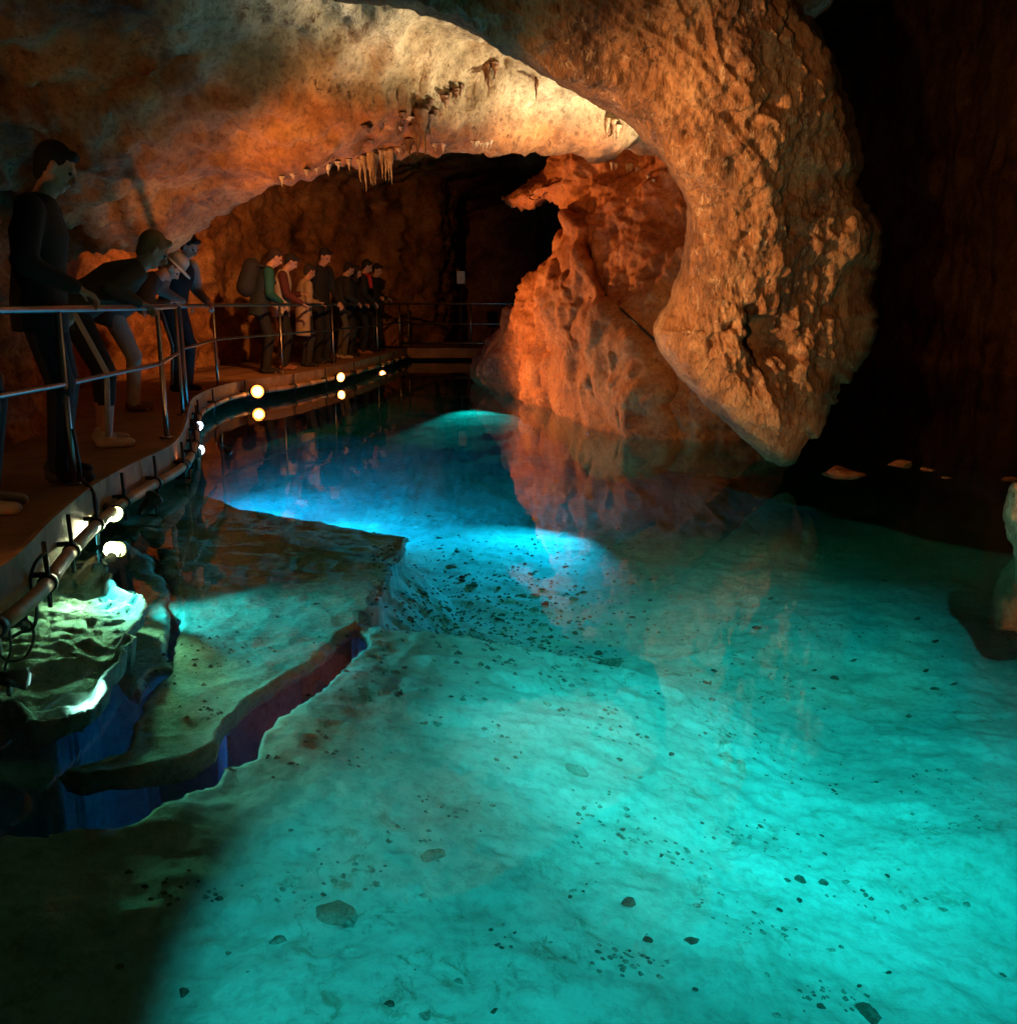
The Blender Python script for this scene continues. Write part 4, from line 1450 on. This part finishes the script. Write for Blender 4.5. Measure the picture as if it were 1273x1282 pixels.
for x, y, l in ((762, 150, 22), (768, 152, 26), (773, 158, 16)):
    stal(x, y, l, 4, DM, "white drip beside the inner edge of the hanging rock", "white drips beside the hanging rock")

# ------------------------------------------------------------------ stones on the bed
def stone_mesh(seed, mat, flat):
    r = random.Random(seed)
    bm = bmesh.new()
    for _ in range(13):
        v = Vector((r.gauss(0, 1), r.gauss(0, 1), r.gauss(0, 1))).normalized() * r.uniform(0.75, 1.15)
        bm.verts.new((v.x * r.uniform(0.8, 1.1), v.y, v.z * flat))
    bmesh.ops.convex_hull(bm, input=bm.verts)
    loose = [v for v in bm.verts if not v.link_faces]
    bmesh.ops.delete(bm, geom=loose, context='VERTS')
    bmesh.ops.bevel(bm, geom=bm.edges[:], offset=0.07, segments=1, affect='EDGES')
    bmesh.ops.triangulate(bm, faces=bm.faces[:])
    bmesh.ops.subdivide_edges(bm, edges=bm.edges[:], cuts=2, use_grid_fill=True)
    co = np.array([v.co[:] for v in bm.verts])
    d = 1 + 0.10 * fbm(co + seed * 5.1, 0.6, 3, seed) + 0.05 * fbm(co + seed * 3, 0.2, 2, seed + 3)
    for v, q in zip(bm.verts, d):
        v.co = v.co * float(q)
    me = bpy.data.meshes.new("stone")
    bm.to_mesh(me)
    bm.free()
    me.materials.append(mat)
    return me


SD = [stone_mesh(k, M['stone'], 0.5 + 0.1 * (k % 3)) for k in range(5)]
SR = [stone_mesh(50 + k, M['pillar'], 0.5) for k in range(3)]
SP = [stone_mesh(30 + k, M['palestone'], 0.45) for k in range(4)]


def bed_hit(px, py):
    z = ZB
    for _ in range(14):
        x, y, _z = at_z(px, py, z)
        z = 0.5 * z + 0.5 * bed_at(float(x), float(y))
    return float(x), float(y), float(z)


def put_stone(px, py, w_, asp, pool, label, group=None, name="stone", sink=0.15):
    x, y, z = bed_hit(px, py)
    r = w_ / 2 * math.hypot(y, 2.4) / F
    o = link(name, pool[random.randrange(len(pool))])
    o.location = (x, y, z + r * 0.10 * (1 - sink))
    o.scale = (r, r * asp, r * random.uniform(0.7, 1.0))
    o.rotation_euler = (random.uniform(-.25, .25), random.uniform(-.25, .25), random.uniform(-0.5, 0.5))
    tag(o, label, "stone", group)
    return o


put_stone(448, 775, 30, 0.9, SD, "round brown stone at the tip of the flat shelf")
put_stone(638, 838, 62, 0.8, SD, "broad brown boulder lying in the middle of the rubble", name="boulder")
put_stone(552, 846, 78, 0.7, SP, "long low greenish slab left of the broad brown boulder", name="slab")
put_stone(762, 832, 44, 0.6, SD, "dark elongated rock right of the rubble")
put_stone(412, 1150, 62, 0.75, SP, "large tilted pale slab on the near pool bed", name="slab")
put_stone(536, 1076, 40, 0.7, SP, "low pale rock in the middle of the near pool bed")
put_stone(786, 1131, 19, 1.2, SD, "isolated dark upright stone in the middle of the near pool bed")
put_stone(720, 965, 36, 0.8, SP, "flat pale rock below the rubble field")
put_stone(1085, 1272, 30, 1.0, SD, "dark heap-like stone at the bottom edge of the view")
near = [(748, 1082, 11), (826, 1071, 9), (870, 1135, 14), (985, 1103, 10), (1000, 1102, 18), (1030, 1106, 15), (1057, 1105, 13), (1112, 1218, 10), (1180, 1139, 12), (1210, 1133, 13), (1143, 1130, 8), (1255, 1222, 9),
        (970, 1272, 14), (1030, 1262, 18), (350, 1178, 22), (150, 1210, 14), (228, 1245, 16), (285, 1194, 9), (487, 1258, 14), (530, 1272, 18), (575, 1230, 14), (616, 1265, 12), (616, 1165, 10), (364, 1040, 9), (390, 967, 9),
        (810, 1178, 15), (865, 1180, 19), (870, 1240, 10), (775, 952, 10), (800, 975, 10), (530, 1122, 12), (1000, 1128, 9), (975, 1140, 10), (1040, 1190, 12), (1075, 1235, 10), (840, 945, 9), (990, 980, 8), (1032, 1070, 7), (880, 1290, 10)]
for k in range(16):
    cx_, cy_ = r_.uniform(180, 1230), r_.uniform(960, 1270)
    for q in range(r_.choice((1, 2, 3, 5, 7))):
        near.append((cx_ + r_.gauss(0, 22), min(cy_ + r_.gauss(0, 9), 1279), r_.uniform(3, 7) + 6 * r_.random() ** 3))
for x, y, w_ in near:
    put_stone(x, y, w_, r_.uniform(0.6, 1.0), SD if r_.random() < 0.6 else SP, "small stone scattered on the near pool bed", "small stones on the near pool bed")
for k in range(95):
    a, b = r_.gauss(0, 1), r_.gauss(0, 1)
    x, y = 585 + a * 88 + b * 20, 790 + b * 62
    if 455 < x < 800 and 640 < y < 915:
        put_stone(x, y, r_.uniform(6, 20), r_.uniform(0.45, 0.8), SD if r_.random() < 0.55 else SP, "stone among the rubble on the blue pool bed", "rubble stones on the blue pool bed")
for k in range(34):
    put_stone(r_.uniform(720, 1230), r_.uniform(700, 940), r_.uniform(5, 17), r_.uniform(0.4, 0.7), SD if r_.random() < 0.6 else SP, "small stone on the turquoise bed below the hanging rock", "stones on the bed below the hanging rock")
# fine gravel
gb = MB()
clump = [(r_.uniform(150, 1270), r_.uniform(720, 1280)) for _ in range(60)]
for k in range(2600):
    if k < 1500:
        b = r_.gauss(0, 1)
        x, y = 600 + r_.gauss(0, 1) * 105 + b * 20, 790 + b * 75
    else:
        cx_, cy_ = r_.choice(clump)
        x, y = cx_ + r_.gauss(0, 30), cy_ + r_.gauss(0, 11)
    if y < 640 or (x < 470 and y < 860):
        continue
    gx, gy, _ = at_z(x, y, ZB)
    gz = bed_at(float(gx), float(gy))
    r = r_.uniform(0.006, 0.020) * (0.7 if k > 1500 else 1)
    a = r_.uniform(0, 6.28)
    vs = [(gx + r * 1.3 * math.cos(a + q) * r_.uniform(.7, 1.2), gy + r * math.sin(a + q) * r_.uniform(.7, 1.2), gz - 0.003) for q in (0, 1.26, 2.5, 3.77, 5.0)]
    vs.append((gx, gy, gz + r * r_.uniform(0.5, 0.9)))
    gb.add(vs, [(0, 1, 5), (1, 2, 5), (2, 3, 5), (3, 4, 5), (4, 0, 5)])
tag(gb.build("gravel", rock_mat("gravel", (0.08, 0.07, 0.055), (0.22, 0.20, 0.16), (0.42, 0.39, 0.33), scale=6, bump=0.2, rough=0.9, pits=False), shade=False), "fine dark gravel strewn over the pale pool bed", "gravel", kind="stuff")

# rocks along the dark shore at the right
for x, y, w_, lab in ((1052, 592, 60, "orange brown rock at the waterline right of the hanging tip"), (1130, 581, 40, "flat pale rock on the dark right shore"),
                      (1162, 588, 22, "small knobbly rock on the dark right shore"), (1185, 598, 14, "tiny pale rock at the end of the shore line"), (1265, 600, 30, "dim rock on the shore behind the edge stump")):
    gx, gy, _ = at_z(x, y, 0.0)
    o = link("shore_rock", SR[r_.randrange(3)])
    r = w_ / 2 * gy / F
    o.location = (gx, gy, 0.0)
    o.scale = (r, r * 0.8, r * 0.55)
    o.rotation_euler = (0, 0, r_.uniform(0, 6))
    tag(o, lab, "rock")

# ------------------------------------------------------------------ cables
def cable(pts, rad, label, name="cable", n=9):
    q = spline([Vector(p_) for p_ in pts], 8)
    mb = MB()
    mb.tube(q, rad, n)
    return tag(mb.build(name, M['black']), label, "cable")


Y0 = float(at_z(20, 740, 0.1)[1])
def cp_(l, dy=0.0):
    return [at_y(x, y, Y0 + dy + 0.01 * k) for k, (x, y) in enumerate(l)]


cable(cp_([(58, 690), (44, 705), (38, 730), (46, 760), (42, 785), (25, 792), (8, 800), (-10, 790), (-30, 770)]), 0.007, "black cable looped below the conduit at the left edge")
cable(cp_([(2, 722), (6, 745), (18, 770), (38, 780), (42, 800), (32, 822), (14, 828), (0, 820), (-14, 800), (-20, 760)], 0.03), 0.006, "black cable hanging in a wide round loop above the pale ledge")
cable(cp_([(14, 735), (10, 760), (12, 790), (13, 815), (6, 838), (14, 848), (26, 850)], -0.02), 0.005, "thin black cable running down to the underwater lamp")
cable(cp_([(-6, 730), (0, 750), (12, 765), (24, 772), (30, 790)], 0.05), 0.010, "thick short black cable entering the junction box")
jb = empty("junction_box", at_y(22, 772, Y0 + 0.02), label="black junction box hanging among the cable loops", cat="junction box")
mb = MB()
mb.box((0, 0, 0), (0.07, 0.05, 0.075), 0.5)
mb.build("box", M['black'], jb, shade=False)
mb = MB()
mb.tube([(0, 0, 0.03), (0.004, 0, 0.06)], 0.014, 10)
mb.tube([(0.02, 0.01, -0.03), (0.024, 0.01, -0.06)], 0.011, 10)
mb.build("cable_gland", M['housing'], jb)
q = Vector(at_z(93, 606, DECK))
qo = Vector(at_z(106, 614, DECK))
cable([q + Vector((0.03, -0.02, 0.3)), q + Vector((0.05, -0.03, 0.12)), q + Vector((0.05, -0.02, 0.03)), qo + Vector((0.04, 0, 0.0)), qo + Vector((0.06, -0.02, -0.1)), qo + Vector((0.03, -0.10, -0.16)), qo + Vector((-0.05, -0.3, -0.19))],
      0.009, "black cable running down the nearest railing post and over the edge")
# cord on the pillar
pts = []
for t in np.linspace(0, 1, 14):
    h = hit(728 + 98 * t, 342 + 90 * t, PBVH)
    if h:
        pts.append(h - Vector((0, 0.03, 0)))
if len(pts) > 3:
    mb = MB()
    mb.tube(pts, 0.012, 8)
    tag(mb.build("cord", M['black']), "dark cord slanting across the face of the rock pillar", "cord")
# pale panel in the darkness
nb = empty("notice_panel", (float(at_y(577, 347, 20.8)[0]), 20.8, DECK), label="small pale panel on a post in the darkness behind the footbridge", cat="panel")
mb = MB()
mb.box((0, 0, float(at_y(577, 347, 20.8)[2]) - DECK), (0.17, 0.02, 0.26))
mb.build("panel", simple_mat("pale_board", (0.5, 0.48, 0.42), 0.6), nb, shade=False)
mb = MB()
mb.tube([(0, 0.03, 0), (0, 0.03, 1.3)], 0.02, 8)
mb.build("post", M['black'], nb)

# ------------------------------------------------------------------ world
w = bpy.data.worlds.new("World")
sc.world = w
w.use_nodes = True
w.node_tree.nodes["Background"].inputs[0].default_value = (0.5, 0.3, 0.18, 1)
w.node_tree.nodes["Background"].inputs[1].default_value = 0.0

sc.view_settings.view_transform = 'Standard'
sc.view_settings.look = 'None'
sc.view_settings.exposure = 0.0
sc.view_settings.gamma = 1.0
sc.render.engine = 'CYCLES'
cy = sc.cycles
cy.use_denoising = True
cy.max_bounces = 7
cy.diffuse_bounces = 2
cy.glossy_bounces = 3
cy.transparent_max_bounces = 12
cy.volume_bounces = 0
cy.sample_clamp_indirect = 3.0
cy.caustics_reflective = False
cy.caustics_refractive = False
